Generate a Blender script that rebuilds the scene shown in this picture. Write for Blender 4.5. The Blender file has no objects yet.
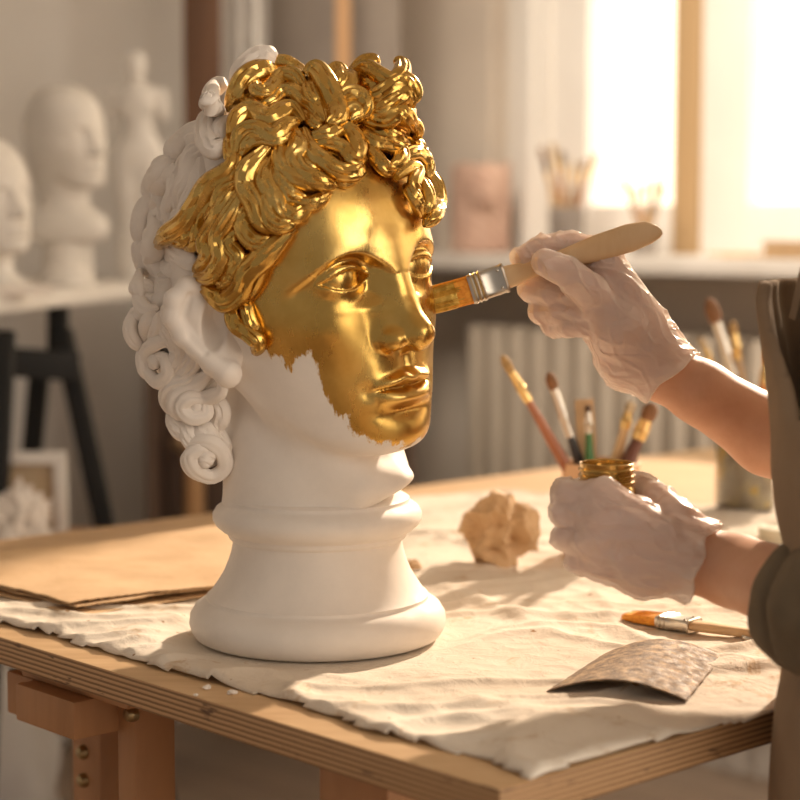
import bpy, bmesh, math, random
import numpy as np
from mathutils import Vector, Matrix
random.seed(7); RNG = np.random.RandomState(3)
PI = math.pi
SC = bpy.context.scene
COL = SC.collection

# ------------------------------------------------------------------ camera, world, sun, exposure
FPX = 1900.0                       # focal length in pixels of the 800 px frame
ZT = 0.78                          # top of the bench
ZC = ZT + 0.386                    # camera height
PITCH = math.atan(180/FPX)
cam_d = bpy.data.cameras.new('camera'); cam = bpy.data.objects.new('camera', cam_d); COL.objects.link(cam)
cam.location = (0, 0, ZC); cam.rotation_euler = (PI/2 - PITCH, 0, 0)
cam_d.sensor_width = 36; cam_d.lens = 36*FPX/800; cam_d.clip_start = .05
cam_d.dof.use_dof = True; cam_d.dof.focus_distance = 1.66; cam_d.dof.aperture_fstop = 3.9
SC.camera = cam
SC.view_settings.view_transform = 'Standard'; SC.view_settings.look = 'None'
SC.view_settings.exposure = 0.0; SC.view_settings.gamma = 1; SC.view_settings.use_curve_mapping = False

def build_world():
    w = bpy.data.worlds.new('world'); SC.world = w; w.use_nodes = True
    nt = w.node_tree; nt.nodes.clear(); N = nt.nodes.new; K = nt.links.new
    out = N('ShaderNodeOutputWorld'); bg = N('ShaderNodeBackground'); K(bg.outputs[0], out.inputs[0])
    tc = N('ShaderNodeTexCoord')
    dot = N('ShaderNodeVectorMath'); dot.operation = 'DOT_PRODUCT'; K(tc.outputs['Generated'], dot.inputs[0])
    dot.inputs[1].default_value = Vector((0.68, 0.72, 0.15)).normalized()
    r = N('ShaderNodeValToRGB'); K(dot.outputs['Value'], r.inputs[0])
    e = r.color_ramp.elements
    e[0].position = 0.0; e[0].color = (.31, .265, .225, 1)
    e[1].position = 1.0; e[1].color = (4.2, 3.3, 2.15, 1)
    m = e.new(.35); m.color = (.95, .86, .76, 1)
    m2 = e.new(.7); m2.color = (2.3, 1.95, 1.5, 1)
    # dot goes below zero behind the camera: a softer, cooler room side with one bright patch added as fill light
    d2 = N('ShaderNodeVectorMath'); d2.operation = 'DOT_PRODUCT'; K(tc.outputs['Generated'], d2.inputs[0])
    d2.inputs[1].default_value = Vector((0.80, -0.52, 0.30)).normalized()
    r2 = N('ShaderNodeValToRGB'); K(d2.outputs['Value'], r2.inputs[0])
    r2.color_ramp.elements[0].position = .80; r2.color_ramp.elements[0].color = (0, 0, 0, 1)
    r2.color_ramp.elements[1].position = .96; r2.color_ramp.elements[1].color = (4.0, 3.5, 2.9, 1)
    add = N('ShaderNodeMixRGB'); add.blend_type = 'ADD'; add.inputs[0].default_value = 1
    K(r.outputs[0], add.inputs[1]); K(r2.outputs[0], add.inputs[2])
    K(add.outputs[0], bg.inputs[0]); bg.inputs[1].default_value = 1.0
build_world()
sun_d = bpy.data.lights.new('sun', 'SUN'); sun = bpy.data.objects.new('sun', sun_d); COL.objects.link(sun)
SUN_DIR = Vector((-.49, -.86, 0)).normalized()*math.cos(math.radians(27)) + Vector((0, 0, -math.sin(math.radians(27))))
sun.rotation_euler = SUN_DIR.to_track_quat('-Z', 'Y').to_euler(); sun.location = (2, 5, 4)
sun_d.energy = 7.4; sun_d.angle = math.radians(2.2); sun_d.color = (1, .80, .60)
ar_d = bpy.data.lights.new('wall_wash', 'AREA'); ar = bpy.data.objects.new('wall_wash', ar_d); COL.objects.link(ar)  # added lamp with no source in the room, brightens the window wall
ar.location = (-.15, 2.6, 2.5); ar.rotation_euler = (Vector((.9, 4.05, 1.2))-Vector(ar.location)).to_track_quat('-Z', 'Y').to_euler()
ar_d.shape = 'RECTANGLE'; ar_d.size = .8; ar_d.size_y = .8; ar_d.energy = 10; ar_d.color = (1, .86, .70); ar_d.spread = math.radians(75)

# ------------------------------------------------------------------ helpers: geometry from the photograph
CP, SP = math.cos(PITCH), math.sin(PITCH)
def ray(px, py):
    a = (px-400)/FPX; b = -(py-400)/FPX
    return Vector((a, CP + b*SP, -SP + b*CP))
def at(px, py, Y):
    d = ray(px, py); return Vector((0, 0, ZC)) + d*(Y/d.y)
def onz(px, py, z=ZT):
    d = ray(px, py); return Vector((0, 0, ZC)) + d*((z-ZC)/d.z)

# ------------------------------------------------------------------ helpers: materials
class MAT:
    def __init__(s, name, color=(.8,.8,.8), rough=.5, metal=0., spec=None, coat=0., sss=0., trans=0.):
        s.m = bpy.data.materials.new(name); s.m.use_nodes = True; s.nt = s.m.node_tree
        s.b = s.nt.nodes['Principled BSDF']
        s.b.inputs['Base Color'].default_value = (*color, 1); s.b.inputs['Roughness'].default_value = rough
        s.b.inputs['Metallic'].default_value = metal
        if spec is not None: s.b.inputs['Specular IOR Level'].default_value = spec
        if coat: s.b.inputs['Coat Weight'].default_value = coat; s.b.inputs['Coat Roughness'].default_value = .2
        if sss:
            s.b.inputs['Subsurface Weight'].default_value = sss
            s.b.inputs['Subsurface Radius'].default_value = (.012,.006,.003)
            s.b.inputs['Subsurface Scale'].default_value = 1
        if trans: s.b.inputs['Transmission Weight'].default_value = trans
    def n(s, t, **k):
        x = s.nt.nodes.new(t)
        for a, v in k.items(): setattr(x, a, v)
        return x
    def l(s, a, b): s.nt.links.new(a, b)
    def coord(s, scale=(1,1,1), rot=(0,0,0)):
        tc = s.n('ShaderNodeTexCoord'); mp = s.n('ShaderNodeMapping'); s.l(tc.outputs['Object'], mp.inputs[0])
        mp.inputs['Scale'].default_value = scale; mp.inputs['Rotation'].default_value = rot; return mp.outputs[0]
    def noise(s, scale=10, detail=5, rough=.55, vec=None, dist=0):
        x = s.n('ShaderNodeTexNoise'); x.inputs['Scale'].default_value = scale; x.inputs['Detail'].default_value = detail
        x.inputs['Roughness'].default_value = rough; x.inputs['Distortion'].default_value = dist
        s.l(vec if vec else s.coord(), x.inputs['Vector']); return x.outputs[0]
    def ramp(s, fac, stops):
        r = s.n('ShaderNodeValToRGB'); s.l(fac, r.inputs[0]); e = r.color_ramp.elements
        while len(e) < len(stops): e.new(.5)
        for i, (p, c) in enumerate(stops): e[i].position = p; e[i].color = (*c, 1) if len(c) == 3 else c
        return r.outputs[0]
    def grey(s, fac, a, b, lo=.35, hi=.65): return s.ramp(fac, [(lo, (a,a,a)), (hi, (b,b,b))])
    def base(s, o): s.l(o, s.b.inputs['Base Color']); return s
    def ro(s, o): s.l(o, s.b.inputs['Roughness']); return s
    def bump(s, h, strength=.3, dist=.002):
        b = s.n('ShaderNodeBump'); b.inputs['Strength'].default_value = strength; b.inputs['Distance'].default_value = dist
        s.l(h, b.inputs['Height'])
        prev = s.b.inputs['Normal'].links
        if prev: s.l(prev[0].from_socket, b.inputs['Normal'])
        s.l(b.outputs[0], s.b.inputs['Normal']); return s
    def mix(s, fac, a, b):
        x = s.n('ShaderNodeMixRGB')
        for i, v in enumerate((fac, a, b)):
            if hasattr(v, 'links'): s.l(v, x.inputs[i])
            else: x.inputs[i].default_value = v if i == 0 else (*v, 1)
        return x.outputs[0]

def mottled(name, c1, c2, scale=20, rough=.7, bump=.2, bscale=60, bdist=.002, **k):
    m = MAT(name, c1, rough, **k); m.base(m.ramp(m.noise(scale), [(.35, c1), (.65, c2)]))
    if bump: m.bump(m.noise(bscale, 6), bump, bdist)
    return m
def wood(name, c1, c2, scale=(3, 30, 30), rough=.5, rot=(0,0,0)):
    m = MAT(name, c1, rough); v = m.coord(scale, rot)
    n = m.noise(2.2, 6, .6, v, .8)
    m.base(m.ramp(n, [(.3, c1), (.5, tuple((a+b)/2 for a, b in zip(c1, c2))), (.7, c2)])); m.bump(n, .15, .001)
    return m

GOLD_STOPS = [(.25, (.44, .25, .05)), (.5, (.64, .40, .11)), (.75, (.80, .56, .20))]
def gold_mat(name='gold_leaf_paint', patchy=True):
    m = MAT(name, (.8,.5,.16), .28, 1.0)
    m.base(m.ramp(m.noise(14, 6, .6), GOLD_STOPS))
    m.ro(m.grey(m.noise(40, 5, .6), .18, .32)); m.bump(m.noise(220, 5), .12, .0006)
    return m
GOLD = gold_mat()
def plaster_mat(name='plaster', c=(.86,.79,.72)):
    m = MAT(name, c, .62, spec=.35, sss=.0)
    m.base(m.ramp(m.noise(9, 7, .65), [(.3, tuple(x*.88 for x in c)), (.6, c), (.8, tuple(min(1,x*1.04) for x in c))]))
    m.ro(m.grey(m.noise(30), .5, .72)); m.bump(m.noise(70, 7), .18, .0012); m.bump(m.noise(8, 3), .1, .004)
    return m
PLASTER = plaster_mat()
def painted_mat():
    """plaster with gold paint where the attribute 'gilt' (distance from the edge of the paint, in hundredths) is positive"""
    m = MAT('half_gilded_plaster', (.8,.75,.7), .6)
    at_ = m.n('ShaderNodeAttribute', attribute_name='gilt')
    n1 = m.noise(60, 5, .7, m.coord((1.6, 1.6, .25))); n2 = m.noise(210, 3, .6)
    a = m.n('ShaderNodeMath', operation='MULTIPLY_ADD'); m.l(n1, a.inputs[0]); a.inputs[1].default_value = .34; m.l(at_.outputs['Fac'], a.inputs[2])
    b = m.n('ShaderNodeMath', operation='MULTIPLY_ADD'); m.l(n2, b.inputs[0]); b.inputs[1].default_value = .10; m.l(a.outputs[0], b.inputs[2])
    mask = m.grey(b.outputs[0], 0, 1, .215, .245)
    g = m.ramp(m.noise(9, 6, .62), GOLD_STOPS); c = (.86,.79,.72)
    p = m.ramp(m.noise(9, 7, .65), [(.3, tuple(x*.88 for x in c)), (.6, c), (.8, c)])
    m.base(m.mix(mask, p, g)); m.l(mask, m.b.inputs['Metallic'])
    rg = m.grey(m.noise(26, 6, .65, m.coord((1,1,.5))), .20, .38); m.ro(m.mix(mask, (.6,.6,.6), rg))
    m.bump(m.noise(120, 6, .6, m.coord((1,1,.45), (.5,.3,0))), .22, .0007); m.bump(m.noise(9, 3), .08, .003); m.bump(mask, .35, .0006)
    return m

# ------------------------------------------------------------------ helpers: objects
def tag(o, label=None, cat=None, group=None, kind=None):
    if label: o['label'] = label
    if cat: o['category'] = cat
    if group: o['group'] = group
    if kind: o['kind'] = kind
    return o
def thing(name, label, cat, loc=(0,0,0), group=None, rz=0):
    o = bpy.data.objects.new(name, None); COL.objects.link(o); o.empty_display_size = .05
    o.location = loc; o.rotation_euler = (0,0,rz); tag(o, label, cat, group); return o
def mk(name, verts, faces, mat, parent=None, smooth=True, world=True):
    me = bpy.data.meshes.new(name)
    if isinstance(verts, np.ndarray):
        verts = verts.astype(np.float64)
    me.from_pydata([tuple(v) for v in verts], [], [tuple(int(i) for i in f) for f in faces])
    me.update()
    o = bpy.data.objects.new(name, me); COL.objects.link(o)
    if mat: me.materials.append(mat.m if isinstance(mat, MAT) else mat)
    if smooth: me.polygons.foreach_set('use_smooth', [True]*len(me.polygons))
    if parent:
        o.parent = parent
        if world:
            M = Matrix.LocRotScale(parent.location, parent.rotation_euler, parent.scale)
            if parent.parent: M = Matrix.LocRotScale(parent.parent.location, parent.parent.rotation_euler, None) @ M
            me.transform(M.inverted())
    return o
def fixn(o):
    bm = bmesh.new(); bm.from_mesh(o.data); bmesh.ops.recalc_face_normals(bm, faces=bm.faces); bm.to_mesh(o.data); bm.free(); return o
class MB:
    """collects shapes that make ONE mesh"""
    def __init__(s): s.v = []; s.f = []
    def add(s, v, f):
        n = len(s.v); s.v += [tuple(x) for x in v]; s.f += [tuple(i+n for i in q) for q in f]; return s
    def box(s, c, size, R=None, bev=.0):
        hx, hy, hz = [x/2 for x in size]; b = min(bev, hx*.9, hy*.9, hz*.9)
        bm = bmesh.new(); bmesh.ops.create_cube(bm, size=1)
        for v in bm.verts: v.co = Vector((v.co.x*hx*2, v.co.y*hy*2, v.co.z*hz*2))
        if b > 0: bmesh.ops.bevel(bm, geom=list(bm.edges), offset=b, segments=2, profile=.6, affect='EDGES')
        bm.verts.index_update(); M = (R.to_3x3() if R else Matrix.Identity(3))
        v = [M @ x.co + Vector(c) for x in bm.verts]; f = [[y.index for y in q.verts] for q in bm.faces]; bm.free()
        return s.add(v, f)
    def bar(s, a, b, w, d, bev=.002, up=(0,0,1)):
        a = Vector(a); b = Vector(b); z = (b-a).normalized(); u = Vector(up)
        if abs(z.dot(u)) > .98: u = Vector((1,0,0))
        x = u.cross(z).normalized(); y = z.cross(x)
        return s.box((a+b)/2, (w, d, (b-a).length), Matrix((x, y, z)).transposed(), bev)
    def tube(s, pts, rad, n=12, cap=True):
        pts = [Vector(p) for p in pts]; m = len(pts)
        if not hasattr(rad, '__len__'): rad = [rad]*m
        T = [(pts[min(i+1,m-1)]-pts[max(i-1,0)]).normalized() for i in range(m)]
        u = Vector((0,0,1)) if abs(T[0].z) < .9 else Vector((1,0,0)); x = u.cross(T[0]).normalized(); v = []; f = []
        for i in range(m):
            x = (x - T[i]*x.dot(T[i])).normalized(); y = T[i].cross(x)
            for k in range(n):
                a = 2*PI*k/n; v.append(pts[i] + (x*math.cos(a) + y*math.sin(a))*rad[i])
        for i in range(m-1):
            for k in range(n): f.append((i*n+k, i*n+(k+1)%n, (i+1)*n+(k+1)%n, (i+1)*n+k))
        if cap: f.append(tuple(range(n))[::-1]); f.append(tuple((m-1)*n+k for k in range(n)))
        return s.add(v, f)
    def lathe(s, prof, c=(0,0,0), n=64, axis=None, rfun=None):
        v = []; f = []; m = len(prof); c = Vector(c)
        Q = Vector(axis).normalized().to_track_quat('Z','Y').to_matrix() if axis is not None else Matrix.Identity(3)
        for (r, z) in prof:
            for k in range(n):
                a = 2*PI*k/n; rr = r*(rfun(a, z) if rfun else 1); v.append(Q @ Vector((rr*math.cos(a), rr*math.sin(a), z)) + c)
        for i in range(m-1):
            for k in range(n): f.append((i*n+k, i*n+(k+1)%n, (i+1)*n+(k+1)%n, (i+1)*n+k))
        if prof[0][0] > 1e-5: f.append(tuple(range(n))[::-1])
        if prof[-1][0] > 1e-5: f.append(tuple((m-1)*n+k for k in range(n)))
        return s.add(v, f)
    def build(s, name, mat, parent=None, smooth=True, auto=True):
        o = mk(name, s.v, s.f, mat, parent, smooth)
        fixn(o)
        if smooth and auto:
            try: o.data.set_sharp_from_angle(angle=math.radians(38))
            except Exception: pass
        return o
def spline(pts, n):
    """Catmull-Rom through the points, n samples"""
    P = np.array([tuple(p) for p in pts], float)
    if len(P) == 2: return P[0] + (P[1]-P[0])*np.linspace(0,1,n)[:,None]
    P = np.vstack([2*P[0]-P[1], P, 2*P[-1]-P[-2]]); m = len(P)-3; o = []
    for t in np.linspace(0, m-1e-6, n):
        i = int(t); u = t-i; a, b, c, d = P[i], P[i+1], P[i+2], P[i+3]
        o.append(.5*((2*b)+(-a+c)*u+(2*a-5*b+4*c-d)*u*u+(-a+3*b-3*c+d)*u**3))
    return np.array(o)
def interp(x, pts):
    xs = [p[0] for p in pts]; ys = [p[1] for p in pts]
    return np.interp(x, xs, ys).astype(np.float32)
_TAB = {}
def sinterp(x, pts):
    """smooth interpolation through points (Catmull-Rom resampled then linear)"""
    key = tuple(pts)
    if key not in _TAB: s = spline(pts, 200); o = np.argsort(s[:,0], kind='stable'); _TAB[key] = (s[o,0], s[o,1])
    return np.interp(x, *_TAB[key]).astype(np.float32)
# ---- implicit surfaces (numpy) ----
def smin(a, b, k): h = np.clip(.5+.5*(b-a)/k, 0, 1); return b+(a-b)*h - k*h*(1-h)
def smax(a, b, k): return -smin(-a, -b, k)
def sstep(x): x = np.clip(x, 0, 1); return x*x*(3-2*x)
def ell(x, y, z, c, r):
    X = (x-c[0])/r[0]; Y = (y-c[1])/r[1]; Z = (z-c[2])/r[2]
    k0 = np.sqrt(X*X+Y*Y+Z*Z)+1e-6; k1 = np.sqrt((X/r[0])**2+(Y/r[1])**2+(Z/r[2])**2)+1e-6
    return k0*(k0-1)/k1
def cone(x, y, z, a, b, ra, rb):
    """capsule with a radius that changes along it"""
    a = np.array(a, float); d = np.array(b, float)-a; L = (d*d).sum()+1e-9
    t = np.clip(((x-a[0])*d[0]+(y-a[1])*d[1]+(z-a[2])*d[2])/L, 0, 1)
    return np.sqrt((x-a[0]-t*d[0])**2+(y-a[1]-t*d[1])**2+(z-a[2]-t*d[2])**2) - (ra+(rb-ra)*t)
def surface_nets(fn, lo, hi, h, newton=2):
    lo = np.array(lo, float); hi = np.array(hi, float); n = np.ceil((hi-lo)/h).astype(int)+1
    X, Y, Z = [(lo[i]+h*np.arange(n[i])).astype(np.float32) for i in range(3)]
    V = np.empty(tuple(n), np.float32); step = 24
    for i in range(0, n[0], step):
        g = np.meshgrid(X[i:i+step], Y, Z, indexing='ij'); V[i:i+step] = fn(*g)
    V[0] = np.maximum(V[0], .1); V[-1] = np.maximum(V[-1], .1); V[:,0] = np.maximum(V[:,0], .1); V[:,-1] = np.maximum(V[:,-1], .1)
    V[:,:,0] = np.maximum(V[:,:,0], .1); V[:,:,-1] = np.maximum(V[:,:,-1], .1)
    S = V < 0; nx, ny, nz = n-1
    cnt = np.zeros((nx,ny,nz), np.float32); P = np.zeros((nx,ny,nz,3), np.float32)
    for ax in range(3):
        o1, o2 = [a for a in range(3) if a != ax]
        for u in (0,1):
            for w in (0,1):
                s0 = [slice(0,k) for k in (nx,ny,nz)]
                off = [0,0,0]; off[o1] = u; off[o2] = w
                sl0 = tuple(slice(off[a], off[a]+(nx,ny,nz)[a]) for a in range(3))
                off[ax] = 1; sl1 = tuple(slice(off[a], off[a]+(nx,ny,nz)[a]) for a in range(3))
                c = S[sl0] != S[sl1]; v0 = V[sl0][c]; v1 = V[sl1][c]; t = v0/(v0-v1)
                q = np.zeros((len(t),3), np.float32); q[:,ax] = t; q[:,o1] = u; q[:,o2] = w
                P[c] += q; cnt[c] += 1
    act = cnt > 0; idx = -np.ones((nx,ny,nz), np.int64); idx[act] = np.arange(act.sum())
    verts = lo + h*(np.argwhere(act) + P[act]/cnt[act][:,None]); F = []
    for ax in range(3):
        o1, o2 = (ax+1)%3, (ax+2)%3
        sl0 = [slice(0,None)]*3; sl0[ax] = slice(0,-1); sl1 = [slice(0,None)]*3; sl1[ax] = slice(1,None)
        c = S[tuple(sl0)] != S[tuple(sl1)]; ij = np.argwhere(c); inside = S[tuple(sl0)][c]
        ok = (ij[:,o1] > 0) & (ij[:,o2] > 0) & (ij[:,o1] < n[o1]-1) & (ij[:,o2] < n[o2]-1); ij = ij[ok]; inside = inside[ok]
        def g(d1, d2):
            k = ij.copy(); k[:,o1] += d1; k[:,o2] += d2; return idx[k[:,0],k[:,1],k[:,2]]
        q = np.stack([g(-1,-1), g(0,-1), g(0,0), g(-1,0)], 1); q[~inside] = q[~inside][:,::-1]; F.append(q)
    F = np.vstack(F)
    for _ in range(newton):
        x, y, z = verts[:,0].copy(), verts[:,1].copy(), verts[:,2].copy(); e = h*.25
        f0 = fn(x,y,z); G = np.stack([fn(x+e,y,z)-fn(x-e,y,z), fn(x,y+e,z)-fn(x,y-e,z), fn(x,y,z+e)-fn(x,y,z-e)],1)/(2*e)
        d = f0[:,None]*G/np.maximum((G*G).sum(1), .05)[:,None]; L = np.linalg.norm(d, axis=1, keepdims=True)
        verts = verts - d*np.minimum(1, .5*h/np.maximum(L, 1e-9))*.8
    return verts, F

def solve_cam_view(px, py, t, org, s):       # pixel + distance t (px units, towards the camera) -> world point
    return at(px, py, org.y - t*s)
# ================================================================== THE ROOM
def struct(o): o['kind'] = 'structure'; return o
CX, CY = .109-.3*math.sqrt(.5), 4.6+.3*math.sqrt(.5)                                # corner of the two walls
S2 = math.sqrt(.5)
WD = Vector((S2, -S2, 0)); WN = Vector((-S2, -S2, 0))         # along the window wall / into the room
LD = Vector((-S2, -S2, 0)); LN = Vector((S2, -S2, 0))         # along the left wall / into the room
C0 = Vector((CX, CY, 0))
def wp(t, d=0, z=0): return C0 + WD*t + WN*d + Vector((0,0,z))
def lp(t, d=0, z=0): return C0 + LD*t + LN*d + Vector((0,0,z))
def tw(px, d=0):                                   # pixel column -> distance along the window wall
    q = (px-400)/FPX; X0 = C0 + WN*d; return (q*X0.y - X0.x)/(S2*(1+q))
RW = Matrix((WD, -WN, Vector((0,0,1)))).transposed(); RL = Matrix((LD, -LN, Vector((0,0,1)))).transposed()
M_WALL = mottled('wall_plaster', (.68,.60,.52), (.74,.66,.57), 3, .9, .15, 30)
M_WALL_L = mottled('wall_plaster_grey', (.62,.58,.53), (.68,.64,.59), 3, .9, .15, 30)
M_FRAME = mottled('window_paint', (.86,.83,.78), (.90,.87,.82), 6, .45, .1, 60)
M_FLOOR = MAT('floorboards', (.45,.34,.25), .45)
_v = M_FLOOR.coord((1,1,1), (0,0,PI/4)); _br = M_FLOOR.n('ShaderNodeTexBrick'); M_FLOOR.l(_v, _br.inputs['Vector'])
_br.inputs['Scale'].default_value = 1.0; _br.inputs['Brick Width'].default_value = 1.6; _br.inputs['Row Height'].default_value = .12
_br.inputs['Mortar Size'].default_value = .003; _br.inputs['Color1'].default_value = (.44,.32,.23,1); _br.inputs['Color2'].default_value = (.36,.26,.19,1); _br.inputs['Mortar'].default_value = (.12,.08,.05,1)
_gn = M_FLOOR.noise(4, 6, .6, M_FLOOR.coord((2,24,1), (0,0,PI/4)))
M_FLOOR.base(M_FLOOR.mix(M_FLOOR.grey(_gn, .0, .5), _br.outputs[0], (.52,.42,.33)))
fl = MB()
fl.add([lp(4.5,-.1,0), lp(-.1,-.1,0), wp(6.0,-.1,0), wp(6.0,5,0), lp(4.5,5.4,0)], [(0,1,2,3,4)])
fl.add([lp(4.5,-.1,-.1), lp(-.1,-.1,-.1), wp(6.0,-.1,-.1), wp(6.0,5,-.1), lp(4.5,5.4,-.1)], [(4,3,2,1,0)])
struct(fl.build('floor', M_FLOOR, smooth=False))
H = 3.0
cb = MB(); cb.add([lp(4.5,-.1,H), lp(-.1,-.1,H), wp(6.0,-.1,H), wp(6.0,2.6,H), lp(4.5,3.4,H)], [(4,3,2,1,0)])
cb.add([lp(4.5,-.1,H+.1), lp(-.1,-.1,H+.1), wp(6.0,-.1,H+.1), wp(6.0,2.6,H+.1), lp(4.5,3.4,H+.1)], [(0,1,2,3,4)])
struct(cb.build('ceiling', mottled('ceiling_paint', (.75,.71,.66), (.8,.76,.7), 3, .9), smooth=False))
def wbox(m, t0, t1, d0, d1, z0, z1, bev=0): m.box(wp((t0+t1)/2, (d0+d1)/2, (z0+z1)/2), (t1-t0, d1-d0, z1-z0), RW, bev)
def lbox(m, t0, t1, d0, d1, z0, z1, bev=0): m.box(lp((t0+t1)/2, (d0+d1)/2, (z0+z1)/2), (t1-t0, d1-d0, z1-z0), RL, bev)
m = MB(); lbox(m, -.25, 4.5, -.25, 0, 0, H); struct(m.build('wall_left', M_WALL_L, smooth=False))
# window wall: pier, parapet, lintel and openings
ZS = ZC-.075                                       # height of the sill
WINS = [(tw(505,-.06), 2.38), (2.58, 3.8), (4.0, 5.3)]; ZL = 2.75
m = MB(); wbox(m, -.02, WINS[0][0], -.3, 0, 0, H); prev = None
for i, (a, b) in enumerate(WINS):
    wbox(m, a, b, -.3, 0, 0, ZS-.03); wbox(m, a, b, -.3, 0, ZL, H)
    nx = WINS[i+1][0] if i+1 < len(WINS) else 6.0
    wbox(m, b, nx, -.3, 0, 0, H)
struct(m.build('wall_right', M_WALL, smooth=False))
M_GLASS = MAT('window_glass', (1,1,1), .02); 
_g = M_GLASS; _mx = _g.n('ShaderNodeMixShader'); _tr = _g.n('ShaderNodeBsdfTransparent'); _gl = _g.n('ShaderNodeBsdfGlossy'); _gl.inputs['Roughness'].default_value = .02
_mx.inputs[0].default_value = .05; _g.l(_tr.outputs[0], _mx.inputs[1]); _g.l(_gl.outputs[0], _mx.inputs[2]); _g.l(_mx.outputs[0], _g.nt.nodes['Material Output'].inputs[0])
ZPB = ZC + (220-203)/FPX*3.9                       # bottom of the panes
for i, (a, b) in enumerate(WINS):
    w = thing('window_%d' % (i+1), None, None, wp((a+b)/2, -.1, ZS)); struct(w)
    f = MB(); z0 = ZS-.02
    if i == 0: posts = [(a, tw(597,-.1)), (tw(672,-.06), tw(756,-.1)), (b-.1, b)]
    else: posts = [(a, a+.1), ((a+b)/2-.05, (a+b)/2+.05), (b-.1, b)]
    for p, q in posts: wbox(f, p, q, -.11, -.06, z0, ZL, .006)
    wbox(f, a, b, -.105, -.065, z0, ZPB, .006); wbox(f, a, b, -.105, -.065, ZL-.08, ZL, .006)
    wbox(f, a, b, -.10, -.07, 2.18, 2.23, .004)
    f.build('window_frame', M_FRAME, w)
    if i == 0:
        f = MB(); wbox(f, tw(673,-.055), tw(698,-.055), -.07, -.045, z0, ZL, .006); f.build('mullion', MAT('mullion_varnish', (.50,.34,.18), .5), w)
        f = MB(); wbox(f, tw(535,-.05), tw(548,-.05), -.07, -.035, z0, ZL, .004); wbox(f, tw(512), tw(524), -.07, -.02, z0, ZL, .004); f.build('casement_rail', M_FRAME, w)
    g = MB(); wbox(g, a+.02, b-.02, -.09, -.086, ZPB-.01, ZL-.05); g.build('pane', M_GLASS, w, smooth=False)
m = MB(); wbox(m, -.0, 5.4, -.06, .27, ZS-.035, ZS, .008); struct(m.build('trim_1', mottled('sill_paint', (.66,.62,.57), (.74,.70,.65), 8, .5, .2, 60)))
m = MB(); wbox(m, .02, 5.4, 0, .05, 0, .12, .006); struct(m.build('baseboard_right', M_FRAME))
m = MB(); lbox(m, 0, 4.4, 0, .02, 0, .12, .004); struct(m.build('baseboard_left', M_FRAME))
# radiator under the sill
M_RAD = mottled('radiator_enamel', (.56,.48,.39), (.62,.54,.44), 5, .45, .1)
rad = thing('radiator', 'beige column radiator below the window sill', 'radiator', wp(1.15, .12, .12))
t0, t1 = tw(478, .12), tw(800, .12)+.25; nf = int((t1-t0)/.064); h0, h1 = .14, .93
for k in range(nf):
    f = MB(); tc = t0+.03+k*.064; wbox(f, tc-.019, tc+.019, .055, .17, h0, h1, .014); f.build('fin', M_RAD, rad)
for z in (h0+.05, h1-.06):
    f = MB(); f.tube([wp(t0, .11, z), wp(t1, .11, z)], .016, 12); f.build('pipe', M_RAD, rad)
for tc in (t0+.1, t1-.12):
    f = MB(); wbox(f, tc-.02, tc+.02, .07, .15, 0, h0+.02, .006); f.build('foot', M_RAD, rad)

# ================================================================== THE BENCH
A0 = onz(500, 790); u1 = (onz(0, 637)-A0); u1.z = 0; u1.normalize(); u2 = Vector((u1.y, -u1.x, 0))
if u2.y < 0: u2 = -u2
LEN1, LEN2, TH = 1.12, 1.85, .026
AF = Vector((A0.x, A0.y, 0))
def bp(a, b, z=0): return AF + u1*a + u2*b + Vector((0,0,z))
RB = Matrix((u1, Vector((0,0,1)).cross(u1), Vector((0,0,1)))).transposed()
tab = thing('workbench', 'plywood-topped workbench on timber trestles under a stained canvas cloth', 'table', (bp(LEN1/2, LEN2/2).x, bp(LEN1/2, LEN2/2).y, 0))
M_PLY = MAT('plywood', (.62,.42,.24), .5)
_c = M_PLY.noise(3, 6, .6, M_PLY.coord((2,14,4), (0,0,-PI/4)), .6); M_PLY.base(M_PLY.ramp(_c, [(.3, (.52,.32,.16)), (.7, (.68,.46,.25))])); M_PLY.bump(_c, .1, .001)
M_PLYE = MAT('plywood_edge', (.5,.3,.15), .6)
_tc = M_PLYE.n('ShaderNodeTexCoord'); _sx = M_PLYE.n('ShaderNodeSeparateXYZ'); M_PLYE.l(_tc.outputs['Object'], _sx.inputs[0])
_nn = M_PLYE.noise(8, 4, .6, M_PLYE.coord((6,6,.5)))
_ad = M_PLYE.n('ShaderNodeMath', operation='MULTIPLY_ADD'); M_PLYE.l(_sx.outputs['Z'], _ad.inputs[0]); _ad.inputs[1].default_value = 1420; M_PLYE.l(_nn, _ad.inputs[2])
_sn = M_PLYE.n('ShaderNodeMath', operation='SINE'); M_PLYE.l(_ad.outputs[0], _sn.inputs[0])
_md = M_PLYE.n('ShaderNodeMath', operation='MULTIPLY_ADD'); M_PLYE.l(_sn.outputs[0], _md.inputs[0]); _md.inputs[1].default_value = .5; _md.inputs[2].default_value = .5
_st = M_PLYE.ramp(_md.outputs[0], [(.2, (.22,.115,.05)), (.65, (.50,.30,.145))])
_kn = M_PLYE.ramp(M_PLYE.noise(26, 4, .6, M_PLYE.coord((1,1,6))), [(.62, (0,0,0)), (.68, (1,1,1))])
M_PLYE.base(M_PLYE.mix(_kn, _st, (.12,.06,.03))); M_PLYE.bump(_md.outputs[0], .4, .001)
m = MB(); c = bp(LEN1/2, LEN2/2, ZT-TH/2); m.box(c, (LEN1, LEN2, TH), RB, .0015)
top = m.build('tabletop', M_PLY, tab); top.data.materials.append(M_PLYE.m)
for p in top.data.polygons:
    if abs(p.normal.z) < .5: p.material_index = 1
M_PINE = wood('trestle_pine', (.30,.135,.05), (.44,.215,.09), (6,6,1.2), .55)
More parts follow.
